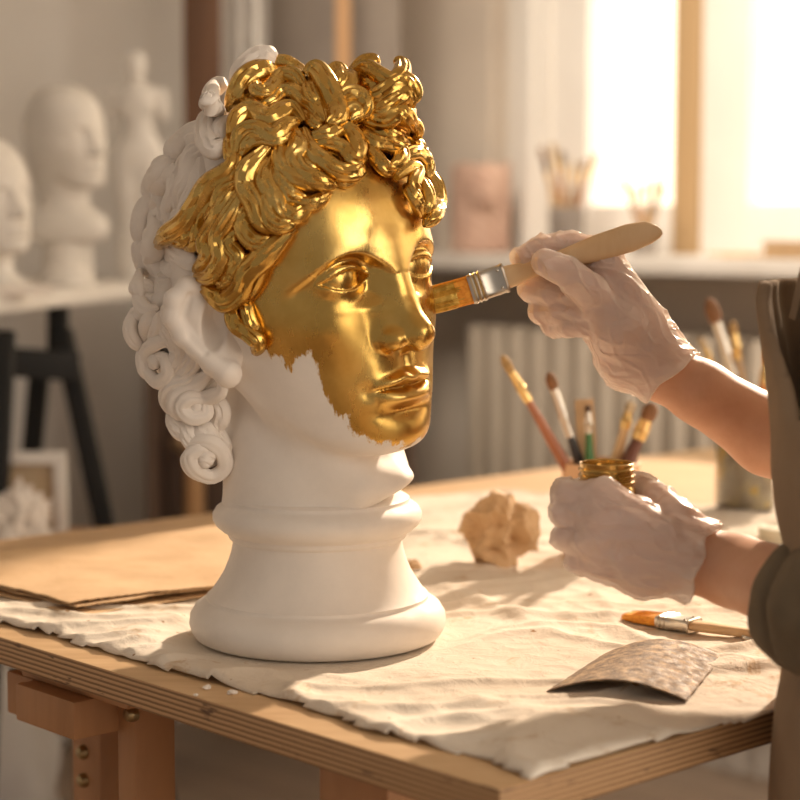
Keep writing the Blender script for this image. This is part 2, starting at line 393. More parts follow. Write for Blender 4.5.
def ubox(m, a0, a1, b0, b1, z0, z1, bev=.003):
    m.box(bp((a0+a1)/2, (b0+b1)/2, 0) + Vector((0,0,(z0+z1)/2)), (a1-a0, b1-b0, z1-z0), RB, bev)
def at_ab(px, py, zz):
    p = onz(px, py, zz)-A0; return p.dot(u1), p.dot(u2)
def trestle(a_c, b0, b1, near=True):
    tr = thing('trestle', 'timber trestle', 'trestle'); return tr
M_BOLT = MAT('brass_bolt', (.35,.26,.14), .35, 1.)
zb = ZT-TH
# trestle near the left end: its beam ends look out from under the front-left edge
aL = (onz(118, 668, ZT)-A0).dot(u1)
f = MB(); ubox(f, aL+.015, aL+.19, .03, .95, zb-.018, zb-.0005); f.build('cleat', M_PINE, tab)
for k, (a_, w_, dz) in enumerate([(aL+.135, .062, .036), (aL+.20, .035, .042)]):
    f = MB(); ubox(f, a_-w_, a_+w_*.6, .012+.02*k, .96, zb-.018-dz, zb-.0185); f.build('beam', M_PINE, tab)
def leg(px0, px1, y0, b_in, depth, bolts=()):
    """upright whose faces stand between two pixel columns just behind the front-left edge"""
    p0 = onz(px0, y0, zb); p1 = onz(px1, y0, zb)
    a1 = tuple_ab(px0, b_in); a0 = tuple_ab(px1, b_in)
    f = MB(); ubox(f, a0, a1, b_in, b_in+depth, 0.0, zb-.0005, .003); return f.build('leg', M_PINE, tab), a0, a1
def tuple_ab(px, b):
    """distance along the front-left edge at which the line b=const crosses a pixel column"""
    q = (px-400)/FPX; P = A0 + u2*b                # (P.x+a*u1.x)/(depth) = q, depth along the view axis
    def fx(a):
        X = P + u1*a; dy = X.y*CP - (ZT-.15-ZC)*SP; return X.x/dy - q
    lo, hi = -1., 3.
    for _ in range(40):
        mid = (lo+hi)/2
        if fx(lo)*fx(mid) <= 0: hi = mid
        else: lo = mid
    return lo
for (x0, x1, b_, d_) in ((72, 100, .13, .03), (118, 136, .06, .045)):
    o, q0, q1 = leg(x0, x1, 700, b_, d_)
    am = (q0+q1)/2
    for bx, by in (((133,714),) if x0 == 118 else ((84,752),(84,780))):
        aa = tuple_ab(bx, b_); q_ = bp(aa, b_-.0005, 0); q_.z = at(bx, by, q_.y).z
        f = MB(); f.lathe([(0,.007),(.005,.006),(.007,.003),(.0075,0),(.0075,-.004),(0,-.004)], q_, 20, axis=-u2)
        f.build('bolt', M_BOLT, o)
# far-end and right-end supports
q = tuple_ab(372, .05)
f = MB(); ubox(f, q-.04, q+.04, .03, .95, zb-.04, zb-.0005); f.build('beam', M_PINE, tab)
f = MB(); ubox(f, q-.028, q+.028, .05, .12, 0, zb-.041); f.build('leg', M_PINE, tab)
for a_, b_ in ((.12, 1.0), (.95, 1.0), (.95, 1.7), (.12, 1.7)):
    f = MB(); ubox(f, a_-.03, a_+.03, b_, b_+.06, 0, zb-.0005); f.build('leg', M_PINE, tab)
    
# canvas cloth on the bench
def poly_in(P, poly):
    x, y = P[:,0], P[:,1]; ins = np.zeros(len(P), bool); best = np.full(len(P), 1e9)
    A = np.array(poly); B = np.roll(A, -1, 0)
    for (ax, ay), (bx, by) in zip(A, B):
        ins ^= ((ay > y) != (by > y)) & (x < (bx-ax)*(y-ay)/(by-ay+1e-12)+ax)
        L = (bx-ax)**2+(by-ay)**2; t = np.clip(((x-ax)*(bx-ax)+(y-ay)*(by-ay))/L, 0, 1); best = np.minimum(best, np.hypot(x-ax-t*(bx-ax), y-ay-t*(by-ay)))
    return np.where(ins, best, -best)
def vnoise(X, Y, s, seed):
    """smooth value noise"""
    r = np.random.RandomState(seed); G = r.rand(64, 64); x = X/s+100; y = Y/s+100; i = np.floor(x).astype(int); j = np.floor(y).astype(int)
    u = x-i; v = y-j; u = u*u*(3-2*u); v = v*v*(3-2*v); g = lambda a, b: G[a % 64, b % 64]
    return g(i,j)*(1-u)*(1-v)+g(i+1,j)*u*(1-v)+g(i,j+1)*(1-u)*v+g(i+1,j+1)*u*v
cl_px = [(-90,606),(0,624),(56,638),(112,656),(157,671),(210,684),(262,697),(310,712),(375,735),(430,747),(487,762),(531,780),(556,772),(600,757),(637,748),(680,737),(712,727),(745,724),(772,720),(840,700),(900,640),(900,520),(790,505),(700,511),(620,498),(540,500),(470,496),(430,502),(380,500),(300,520),(230,552),(100,560),(0,584),(-90,590)]
cl_w = [tuple(onz(x, y))[:2] for x, y in cl_px]
A_, B_ = np.meshgrid(np.linspace(-.01, LEN1+.0, 330), np.linspace(-.01, 1.6, 440), indexing='ij')
PX = A0.x + u1.x*A_ + u2.x*B_; PY = A0.y + u1.y*A_ + u2.y*B_
jx = (vnoise(PX, PY, .05, 1)-.5)*.007 + (vnoise(PX, PY, .015, 8)-.5)*.0018
sd = poly_in(np.stack([PX.ravel(), PY.ravel()], 1), cl_w).reshape(PX.shape) + jx
hgt = .003 + .0065*(vnoise(PX+.5*PY, PY*.6-PX*.6, .09, 2)-.35)
warp = (vnoise(PX, PY, .13, 3)-.5)*.10
def ridge(Q, s, seed, off=0): 
    n = vnoise(Q, np.zeros_like(Q)+off, s, seed); return 1-np.abs(2*n-1)
U_ = (PX*.96+PY*.28)+warp; V_ = (PY*.96-PX*.28)+warp
r1 = (1-np.abs(2*vnoise(U_*.45, V_*1.6, .06, 5)-1))**4; r2 = (1-np.abs(2*vnoise(U_*1.2, V_*.9, .035, 6)-1))**4
hgt += .0068*r1 + .0032*r2*vnoise(PX, PY, .2, 9) + .0012*vnoise(PX, PY, .012, 7)
for (p, q, hh, ww) in (((430,590),(560,640),.009,.010),((330,600),(470,655),.005,.012),((520,560),(700,600),.008,.012),((240,660),(420,700),.005,.007),((60,618),(150,655),.003,.005),((110,600),(215,640),.004,.006),((560,720),(760,660),.005,.009),((420,540),(560,560),.006,.012),((300,700),(520,735),.004,.006)):
    a = np.array(onz(*p))[:2]; b = np.array(onz(*q))[:2]; L = ((b-a)**2).sum(); t = np.clip(((PX-a[0])*(b-a)[0]+(PY-a[1])*(b-a)[1])/L, 0, 1)
    dd = np.hypot(PX-a[0]-t*(b-a)[0], PY-a[1]-t*(b-a)[1]) + warp*.12
    hgt += .6*hh*np.exp(-(dd/ww)**2)*np.sin(PI*np.clip(t*.9+.05,0,1))
for _ in range(2): hgt[1:-1,1:-1] = (4*hgt[1:-1,1:-1]+2*(hgt[:-2,1:-1]+hgt[2:,1:-1]+hgt[1:-1,:-2]+hgt[1:-1,2:])+hgt[:-2,:-2]+hgt[2:,2:]+hgt[:-2,2:]+hgt[2:,:-2])/16
bc = at(318, 645, 1.727); db = np.hypot(PX-bc.x, PY-bc.y); kk = np.clip((db-.118)/.05, 0, 1); hgt = .002 + (hgt-.002)*kk*kk*(3-2*kk)
edge = np.clip(sd/.006, 0, 1); Z_ = ZT + .0006 + np.maximum(hgt, .001)*(.35+.65*edge)
I = -np.ones(sd.shape, int); keep = sd > -.0015; I[keep] = np.arange(keep.sum())
V = np.stack([PX[keep], PY[keep], Z_[keep]], 1)
q = np.stack([I[:-1,:-1], I[1:,:-1], I[1:,1:], I[:-1,1:]], -1).reshape(-1,4); q = q[(q >= 0).all(1)]
M_CLOTH = MAT('canvas_cloth', (.70,.60,.48), .88, spec=.2)
_a = M_CLOTH.noise(5, 6, .6); _s = M_CLOTH.noise(13, 5, .7, None, 1.5)
_b = M_CLOTH.ramp(_a, [(.3, (.66,.56,.45)), (.55, (.76,.68,.58)), (.75, (.82,.75,.66))])
_m = M_CLOTH.ramp(_s, [(.58, (0,0,0)), (.70, (1,1,1))]); _sp = M_CLOTH.ramp(M_CLOTH.noise(75, 2, .5), [(.735, (0,0,0)), (.755, (1,1,1))])
M_CLOTH.base(M_CLOTH.mix(_sp, M_CLOTH.mix(_m, _b, (.56,.40,.25)), (.36,.20,.09)))
_wv = M_CLOTH.noise(900, 2, .5); M_CLOTH.bump(_wv, .25, .0004); M_CLOTH.bump(M_CLOTH.noise(45, 5, .6, None, .5), .6, .004)
cloth = mk('drop_cloth', V, q, M_CLOTH); fixn(cloth)
sm = cloth.modifiers.new('Solidify', 'SOLIDIFY'); sm.thickness = .0012; sm.offset = -1
tag(cloth, 'crumpled cream canvas drop cloth with brown stains spread over the bench', 'cloth')
def cloth_z(x, y):
    dd = (PX-x)**2+(PY-y)**2; i = np.unravel_index(np.argmin(dd), dd.shape); return float(Z_[i]) if keep[i] else ZT
# ================================================================== THE HALF-GILDED BUST
BY = 1.727; BS = BY/FPX
BO = at(290, 272, BY)                         # centre of the head, between the ears
bust = thing('plaster_bust', 'large curly-haired plaster head on a round pedestal, half of it painted gold', 'sculpture',
             (at(318, 645, BY).x, BY, ZT+.004))
th, ph, ro = math.radians(45), .035, .113
_F = np.array((math.sin(th)*math.cos(ph), math.cos(th)*math.cos(ph), -math.sin(ph)))
_L0 = np.array((math.cos(th), -math.sin(th), 0)); _U0 = np.array((math.sin(th)*math.sin(ph), math.cos(th)*math.sin(ph), math.cos(ph)))
_L = _L0*math.cos(ro) + _U0*math.sin(ro); _U = _U0*math.cos(ro) - _L0*math.sin(ro)
RV = np.array((_L, _F, _U))                    # view (x, towards camera, up) -> face (lateral, forward, up)
def to_face(x, t, z): return [RV[i,0]*x + RV[i,1]*t + RV[i,2]*z for i in range(3)]
def v2w(v):                                    # view px -> world
    v = np.atleast_2d(v); return np.stack([BO.x+v[:,0]*BS, BO.y-v[:,1]*BS, BO.z+v[:,2]*BS], 1)
def w2v(p): return np.array(((p[0]-BO.x)/BS, -(p[1]-BO.y)/BS, (p[2]-BO.z)/BS))

F0 = [(-230,120),(-185,138),(-162,153),(-143,157),(-124,158),(-97,159),(-80,157),(-60,154),(-40,151),(-15,149),(5,149),(28,151),(60,147),(95,133),(130,104),(160,60),(175,10)]
W0 = [(-230,60),(-160,76),(-143,82),(-97,94),(-60,103),(-30,110),(0,112),(40,112),(80,106),(120,92),(150,70),(175,20)]
BROW = [(0,10),(8,12),(18,20),(35,30),(52,32),(72,25),(90,8),(104,-8)]
def face_disp(a, l, u):
    """feature relief added along the forward axis, in px"""
    g = lambda c, s, v: np.exp(-((v-c)/s)**2)
    yb = sinterp(a, BROW)
    sock = sstep((yb-u)/(7+np.clip(a-58,0,60)*.35))*sstep((u+24)/26)*np.exp(-((a-52)/37)**4)
    D = -18.5*sock - 8*sock*g(25, 13, a)
    D += 1.5*np.exp(-((u-yb-6)/9)**2)*np.exp(-((a-50)/38)**4)                 # brow ridge
    D += 5*g(76, 26, a)*g(-42, 24, u)                                         # cheekbone
    D -= 2.5*g(52, 14, a)*g(-88, 20, u)
    mw = 39.0; am = a/mw
    up = -90 - 1.0*g(0,5,a) + 1.4*g(9,6,a) - 6.0*np.clip(am,0,1)**2          # ridge of the upper lip
    cl = -99.5 - 1.3*g(9,7,a) + 1.2*g(0,5,a) - 1.0*np.clip(am,0,1)**3          # parting line
    wu = np.clip(1-am**2.2, 0, 1); wl = np.clip(1-(a/35)**2.4, 0, 1)
    D += 9.5*wu*np.exp(-((u-up)/np.where(u > up, 4.2, 6.5))**2)
    D += 10.5*wl*np.exp(-((u+109)/np.where(u > -109, 7.5, 7.0))**2)
    D -= 7.5*np.clip(1-am**4,0,1)*np.exp(-((u-cl)/1.9)**2)
    D -= 2.5*g(42,6,a)*g(-101,8,u)
    D -= 2.6*g(0,4.5,a)*sstep((u+86)/5)*sstep((-62-u)/6)
    D -= 5*np.exp(-((u+124)/6.5)**2)*np.exp(-(a/28)**2)
    D += 6*np.exp(-((u+147)/15)**2)*np.exp(-(a/27)**2)
    return D
def face_field(x, t, z): return face_lfu(*to_face(x, t, z))
def face_lfu(l, f, u):
    a = np.abs(l)
    f0 = sinterp(u, F0); w = sinterp(u, W0); fc = 15.0
    D = face_disp(a, l, u)*sstep((f-45)/30)
    fr = f - D - fc; b = np.where(fr > 0, np.maximum(f0-fc, 5), 128*np.clip(w/112, .1, 1)); n = 2.35
    q = ((a/w)**n + (np.abs(fr)/b)**n)**(1/n)
    d = (q-1)*np.minimum(w, b)*.85
    d = smax(d, u-166, 20)
    # jaw line
    jaw = sinterp(f, [(-160,-40),(-40,-62),(0,-92),(35,-128),(80,-155),(115,-170),(150,-177),(220,-180)])
    d = smax(d, (jaw-u)*.85, 26)
    # nose
    ns = cone(a, f, u, (0,137,26), (0,160,-30), 12, 13.5)
    ns = smin(ns, cone(a, f, u, (0,160,-30), (0,177,-48), 14, 15), 6)
    ns = smin(ns, cone(a, f, u, (5,134,8), (13,150,-44), 9.5, 12.5), 12)
    ns = smin(ns, ell(a, f, u, (19,158,-52), (13,18,12)), 6)
    ns = smin(ns, cone(a, f, u, (0,158,-62), (0,176,-60), 5, 5), 6)
    d = smin(d, ns, 7 + 17*sstep((u+58)/45))
    d = smax(d, -ell(a, f, u, (11,165,-66), (6,10,5.5)), 3)
    crease = np.abs(ell(a, f, u, (18,156,-52), (17,22,14)))+np.clip(150-f,0,99)*.1+np.clip(9-(a-18),0,99)*.3
    # eyes: ball, lids
    ex, ef, eu = 48.0, 110.0, 6.0
    r = np.sqrt((a-ex)**2+(f-ef)**2+(u-eu)**2)
    uu = u-eu - (-1.5*(a-ex)/27)                       # outer corner a little lower
    half = 9.6*np.clip(1-((a-ex-1)/25.8)**2, 0, 1)
    half = np.where(uu > 0, half*1.05, half*.92)
    ap = (half-np.abs(uu))*.8                          # positive inside the opening
    skin = smin(d, r-30.2, 15)
    d = smin(smax(skin, np.minimum(ap, (f-ef-13.5)*.8), 1.3), r-27.8, 1.2)
    crs = np.abs(uu-17.5+((a-ex-2)/24)**2*9); d = d + 1.3*np.exp(-(crs/1.7)**2)*(np.abs(a-ex) < 27)*(r < 40)
    return d.astype(np.float32)
def skull_field(x, t, z, h=0.): return skull_lfu(*to_face(x, t, z), h)
def skull_lfu(l, f, u, h=0.):
    """the mass under the hair, also used to lay the locks on"""
    k = 1 - .34*sstep((-u-40)/190)
    uu = np.where(u > 30, (u-30)/(122+h), 0*u)
    rl = (109+h)*k; rf = (139+h)*k
    q = np.sqrt((l/rl)**2+((f+3+18*(1-k)/.34)/rf)**2+uu**2)
    return (q-1)*110
NECKTOP = 0
def neck_field(x, t, z):
    # column that widens to the cut; z = 272-py roughly
    zz = [(-260,1.0),(-238,1.0),(-222,.985),(-205,.975),(-185,.94),(-160,.90),(-120,.88),(0,.9)]
    k = sinterp(z, zz); cx = sinterp(z, [(-260,26),(-200,26),(-160,19),(-100,0),(0,-20)])
    ct = sinterp(z, [(-260,2),(-170,-6),(-100,-30),(0,-40)])
    q = np.sqrt(((x-cx)/(97*k))**2+((t-ct)/(88*k))**2)
    d = (q-1)*86
    # pointed front of the cut
    d = smin(d, ell(x, t, z, (92,40,-206), (33,34,20)), 18)
    d = smin(d, cone(x, t, z, (-45,60,-90), (70,66,-205), 16, 18), 24)      # neck muscle
    cut = -( z - (-246 + .0027*np.maximum(x, 0)**2 + .03*t) )*.95
    d = smax(d, cut, 7)
    return smax(d, z+60, 20).astype(np.float32)
def topknot(x, t, z, h=0.): return smin(smin(ell(x, t, z, (24,15,138), (82+h,58+h,52+h)), ell(x, t, z, (93,20,158), (33+h,34+h,35+h)), 12), ell(x, t, z, (-30,14,168), (32+h,32+h,30+h)), 12)
def napemass(x, t, z, h=0.): return cone(x, t, z, (-104,15,-50), (-84,28,-176), 36+h, 18+h)
def bust_field(x, t, z):
    d = face_field(x, t, z)
    l, f, u = to_face(x, t, z)
    sk = skull_field(x, t, z, 3) + 2.5*np.sin(u*.16+np.sin(f*.06)*3)*np.sin(l*.09+f*.05)
    sk = smax(sk, (f-34 - .35*(u-20))*.9 - np.where(u > 60, (u-60)*1.2, 0), 22)
    sk = smax(sk, -(u+175), 20)
    d = smin(d, sk, 8)
    d = smin(d, topknot(x, t, z), 14)
    d = smin(d, napemass(x, t, z), 14)
    d = smin(d, neck_field(x, t, z), 12)
    return d.astype(np.float32)
hv, hf = surface_nets(bust_field, (-165,-150,-262), (165,175,160), 2.0, 3)

# ---- edge of the gold on the face, as seen from the side, in face coordinates (forward against up)
def surf_px(px, py, field, t0=190):
    """walk along the camera ray through a pixel to the surface; falls back to the closest approach"""
    T = np.arange(t0, -150, -1.5); d0 = ray(px, py); Y = BO.y - T*BS
    W = np.stack([d0.x*Y/d0.y, Y, ZC + d0.z*Y/d0.y], 1)
    V = np.stack([(W[:,0]-BO.x)/BS, -(W[:,1]-BO.y)/BS, (W[:,2]-BO.z)/BS], 1).astype(np.float32)
    D = field(V[:,0], V[:,1], V[:,2]); neg = np.nonzero(D < 0)[0]
    if len(neg): return V[neg[0]].astype(float), 0.
    i = int(np.argmin(D)); return V[i].astype(float), float(D[i])
edge_px = [(300,20),(268,62),(245,84),(232,100),(227,130),(228,165),(202,200),(168,240),(178,250),(205,280),(228,300),(236,330),(250,350),(262,345),(267,356),(281,358),(286,374),(291,362),(300,358),(306,351),(313,350),(318,372),(327,395),(333,410),(345,419),(352,432),(362,437),(378,444),(400,447),(420,444),(520,444),(520,20)]
def gilt_value(v):
    q = v @ RV.T; q[:,0] = -np.abs(q[:,0]); w = v2w(q @ RV)         # both sides are painted alike
    dy = w[:,1]*CP - (w[:,2]-ZC)*SP; px = 400 + FPX*w[:,0]/dy; py = 400 - FPX*((w[:,2]-ZC)*CP + w[:,1]*SP)/dy
    A = np.array(edge_px, float); Bn = np.roll(A, -1, 0); best = np.full(len(px), 1e9); ins = np.zeros(len(px), bool)
    for (ax, ay), (bx, by) in zip(A, Bn):
        L = (bx-ax)**2+(by-ay)**2; tt = np.clip(((px-ax)*(bx-ax)+(py-ay)*(by-ay))/L, 0, 1)
        best = np.minimum(best, np.hypot(px-ax-tt*(bx-ax), py-ay-tt*(by-ay)))
        c = ((ay > py) != (by > py)) & (px < (bx-ax)*(py-ay)/(by-ay+1e-9)+ax); ins ^= c
    g = np.where(ins, best, -best)/100.
    return np.clip(g, -1, 1)
MPAINT = painted_mat()
head = mk('head', v2w(hv), hf, MPAINT, bust); fixn(head)
at_ = head.data.attributes.new('gilt', 'FLOAT', 'POINT'); at_.data.foreach_set('value', gilt_value(hv).astype(np.float32))

# ---- locks of hair
class Locks:
    def __init__(s): s.m = MB()
    def lock(s, path, width, height=None, tip=.15, root=.55, strands=3, N=30, M=26, nrm=None):
        """path: (n,3) centre line in view px; swept ridged half-round strip"""
        P = spline(path, N); T = np.gradient(P, axis=0); T /= np.linalg.norm(T, axis=1)[:,None]+1e-9
        Nn = nrm(P) if callable(nrm) else nrm
        Nn = Nn - (Nn*T).sum(1)[:,None]*T; Nn /= np.linalg.norm(Nn, axis=1)[:,None]+1e-9
        B = np.cross(T, Nn); u = np.linspace(0, 1, N)
        ta = np.minimum(1, root+(1-root)*u/.18)*np.where(u > .62, np.maximum(tip, np.sqrt(np.clip(1-((u-.62)/.385)**2*(1-tip**2), 0, 1))), 1)
        height = height or width*.55; a = np.linspace(0, 2*PI, M, endpoint=False); ca, sa = np.cos(a), np.sin(a)
        tw = .35*np.sin(u*5+random.random()*6)
        V = np.zeros((N, M, 3))
        for i in range(N):
            x = ca; ridge = 1 - .30*(1-np.abs(np.cos(strands*PI/2*(x+tw[i]+1)))**.8)*(sa > -.15)*np.clip(1.15-x*x, 0, 1)
            V[i] = P[i] + np.outer(x*width/2*ta[i], B[i]) + np.outer(sa*ridge*height*ta[i]**.85, Nn[i])
        f = [(i*M+k, i*M+(k+1)%M, (i+1)*M+(k+1)%M, (i+1)*M+k) for i in range(N-1) for k in range(M)]
        f += [tuple(range(M))[::-1], tuple((N-1)*M+k for k in range(M))]
        s.m.add(v2w(V.reshape(-1,3)), f)
def hair_base(x, t, z, h=0.): return np.minimum(np.minimum(skull_field(x, t, z, h), face_field(x, t, z) - h), np.minimum(topknot(x, t, z, h-6), napemass(x, t, z, h)))
def skull_n(P):
    e = 2.0; P = P.astype(np.float32); g = np.stack([hair_base(P[:,0]+e*(i==0), P[:,1]+e*(i==1), P[:,2]+e*(i==2))-hair_base(P[:,0]-e*(i==0), P[:,1]-e*(i==1), P[:,2]-e*(i==2)) for i in range(3)], 1)
    return g/(np.linalg.norm(g, axis=1)[:,None]+1e-9)
def place(px, py, h):
    v, gap = surf_px(px, py, lambda x, t, z: hair_base(x, t, z, h)); return v
def blendn(toward):
    def fn(P):
        n = skull_n(P); n = n + toward; return n/np.linalg.norm(n, axis=1)[:,None]
    return fn
VIEWN = np.array((0., .75, .1))
GL, WL = Locks(), Locks()
gold_locks = [ # (points, width, height above the scalp)
 ([(276,72),(260,72),(246,80),(238,96),(229,113)],24,14), ([(306,92),(296,77),(283,75),(274,86),(265,93),(256,89),(258,82)],16,20),
 ([(321,120),(306,103),(293,92),(281,93),(269,103),(257,109)],17,16), ([(232,136),(238,119),(252,111),(268,119),(280,113),(291,109),(304,122)],20,18),
 ([(234,152),(242,133),(257,129),(273,136),(286,125),(300,122)],17,16), ([(240,158),(250,142),(264,139),(280,140),(293,130)],15,13),
 ([(306,76),(316,70),(327,84),(337,106),(337,119),(327,124)],20,24), ([(306,80),(311,94),(318,107),(325,122)],15,20),
 ([(268,66),(284,62),(298,70),(306,80)],15,14), ([(327,78),(337,69),(343,79),(336,92)],15,20), ([(343,71),(352,78),(349,90),(342,98)],13,20),
 ([(336,104),(349,94),(361,97),(366,108),(357,121)],17,24), ([(342,114),(352,107),(358,112),(350,121)],13,26),
 ([(347,92),(356,76),(366,64),(380,59)],20,14), ([(352,74),(366,68),(380,76),(392,81),(401,74),(402,64),(394,59)],17,20),
 ([(358,84),(370,84),(384,86),(396,90)],15,14),([(362,100),(378,96),(393,86),(405,82),(414,92),(412,104)],19,20), ([(366,110),(383,109),(397,100),(407,95),(413,108)],17,20),
 ([(362,118),(383,121),(397,113),(407,118),(415,131)],19,20), ([(408,120),(417,125),(419,133),(414,139)],10,18),
 ([(312,137),(327,135),(340,129),(352,135),(358,150),(353,165)],18,12), ([(314,145),(330,144),(344,150),(353,161),(366,158)],16,9),
 ([(294,131),(299,146),(293,159),(301,173),(318,181),(336,187)],19,11), ([(303,131),(310,151),(324,162),(337,171),(354,173),(364,165)],18,9),
 ([(282,142),(281,159),(288,173),(304,181),(320,189)],17,10), ([(274,158),(281,178),(291,195),(308,201)],19,8),
 ([(357,128),(371,141),(386,146),(400,152),(399,163),(387,169)],17,10), ([(366,124),(383,133),(398,141),(410,150)],16,12),
 ([(364,142),(376,158),(387,169),(401,168)],15,7), ([(392,122),(411,141),(422,158),(429,174)],20,12), ([(402,157),(416,153),(427,164),(428,178)],15,14),
 ([(396,177),(409,167),(418,170),(414,184),(420,190)],13,12), ([(426,170),(436,186),(438,203),(433,216),(424,226)],17,10), ([(406,185),(413,194),(418,204),(422,218)],14,9),
 ([(418,176),(427,190),(429,204),(424,214)],13,12),
 ([(238,150),(231,171),(209,186),(197,206),(184,224),(166,236),(157,247)],22,12), ([(196,214),(191,232),(181,240),(166,235)],16,9),
 ([(224,190),(207,206),(200,227),(196,243),(184,247)],16,9), ([(238,184),(225,204),(217,223),(206,241),(208,256),(194,271)],19,12),
 ([(246,188),(231,215),(219,237),(222,258),(211,276),(195,276)],19,13), ([(241,226),(230,243),(239,257),(233,274),(214,284)],18,10),
 ([(250,200),(244,224),(255,241),(274,238)],19,10), ([(268,148),(249,169),(246,186),(255,203),(262,221),(275,232)],20,13),
 ([(271,160),(266,180),(275,198),(280,213),(294,222)],19,11), ([(266,188),(267,211),(278,225),(297,222)],17,13), ([(276,182),(279,204),(294,216),(311,204)],17,9),
 ([(292,190),(300,204),(316,202),(330,192)],14,6),
 ([(290,232),(268,253),(248,273),(240,291),(226,301),(212,292),(200,285)],22,9), ([(294,226),(266,254),(254,280),(243,305)],19,6),
 ([(231,298),(235,322),(249,333),(258,343),(255,354)],17,7), ([(245,298),(251,322),(261,336)],14,5),
 ([(240,180),(222,191),(216,208),(205,222)],14,14), ([(232,134),(231,152),(238,168)],15,12), ([(240,160),(230,176),(224,190)],15,10),
 ([(214,284),(228,280),(238,268),(248,252)],14,12), ([(208,262),(216,250),(226,240)],13,12), ([(330,176),(346,182),(360,172)],11,4),
 ([(262,160),(256,178),(262,194)],14,8), ([(300,150),(306,166),(320,174)],13,8), ([(246,96),(252,108),(262,116)],16,10), ([(262,100),(276,100),(290,104)],16,8),
 ([(300,108),(312,122),(324,130)],16,8), ([(330,120),(346,126),(362,124)],16,8), ([(250,120),(262,126),(276,128)],16,6), ([(376,100),(390,106),(402,104)],14,8), ([(384,130),(396,134),(408,132)],14,8),
]
white_locks = [
 ([(276,61),(262,58),(247,68),(233,84)],24,10), ([(226,82),(212,90),(210,104),(221,113)],17,14), ([(222,110),(208,119),(206,138),(216,149),(227,141)],18,14),
 ([(226,118),(219,128),(222,142)],12,14), ([(214,128),(190,134),(174,148),(171,160)],22,4), ([(206,145),(191,156),(187,176),(178,193),(178,214)],18,4),
 ([(176,157),(158,169),(150,184),(148,198)],20,4), ([(184,156),(175,175),(173,192),(167,209),(172,222)],15,6), ([(160,186),(155,200),(162,215),(158,230),(163,244)],17,5),
 ([(150,196),(141,212),(138,228),(139,244)],18,5), ([(202,158),(196,186),(187,204),(177,224)],16,3), ([(142,236),(139,252),(143,266),(150,276)],17,5), ([(152,232),(147,248),(152,264),(160,276)],15,4),
 ([(160,240),(158,256),(168,270),(178,262)],14,3), ([(156,291),(143,286),(139,298),(146,310),(159,308)],13,8), ([(140,272),(136,286),(142,300)],14,4), ([(168,246),(180,256),(192,262),(200,262)],15,6),
 ([(152,312),(137,314),(130,328),(135,342),(146,348)],14,9), ([(158,314),(146,324),(146,342)],12,9), ([(162,312),(157,328),(150,344)],11,9),
 ([(176,344),(160,342),(146,352),(147,370),(158,382),(168,374),(164,358),(152,356)],12,10), ([(186,336),(196,352),(184,372),(170,383)],16,6),
 ([(158,314),(170,335),(178,350),(175,364),(168,376)],14,8), ([(150,348),(142,356),(144,370),(152,380)],12,6),
 ([(222,378),(221,392),(205,398),(189,398),(182,408),(192,418),(206,414),(205,404),(197,406)],12,12), ([(211,372),(197,384),(179,394),(174,408),(184,420)],13,9),
 ([(198,362),(187,378),(171,386),(166,400),(173,416)],14,7), ([(170,414),(178,428),(190,438)],16,4), ([(186,420),(189,438),(200,450)],14,4), ([(214,398),(221,412),(216,432)],16,4), ([(200,422),(210,440),(222,446)],18,3),
 ([(186,444),(206,441),(221,450),(225,467),(211,477),(195,469),(191,455),(203,450),(209,460)],13,10), ([(190,450),(190,464),(200,474),(214,478)],15,6), ([(212,428),(224,446),(229,466)],14,4),
 ([(190,372),(202,378),(214,374)],14,4), ([(176,300),(170,316),(176,334)],16,5),
]
white_locks += [([(x-5,y-1),(x,y),(x+5,y+2)], w_, h_) for x, y, w_, h_ in ((206,459,15,9),(197,407,13,9),(156,362,13,8),(149,300,12,6),(140,328,12,6),(210,99,14,8),(216,128,14,10))]
ROOTS = []
for L_, src in ((GL, gold_locks), (WL, white_locks)):
    for pts, w, h in src:
        path = []
        for i, (x, y) in enumerate(pts):
            path.append(place(x, y, h - (4 if i in (0, len(pts)-1) else 0)))
        flat = L_ is WL and pts[0][1] < 290 and pts[0][0] < 215
        L_.lock(np.array(path), w*(1.12 if L_ is GL else 1.3), w*(.36 if flat else .5), strands=2 if w < 14 else 3, nrm=blendn(VIEWN), N=34 if len(pts) > 5 else 26)
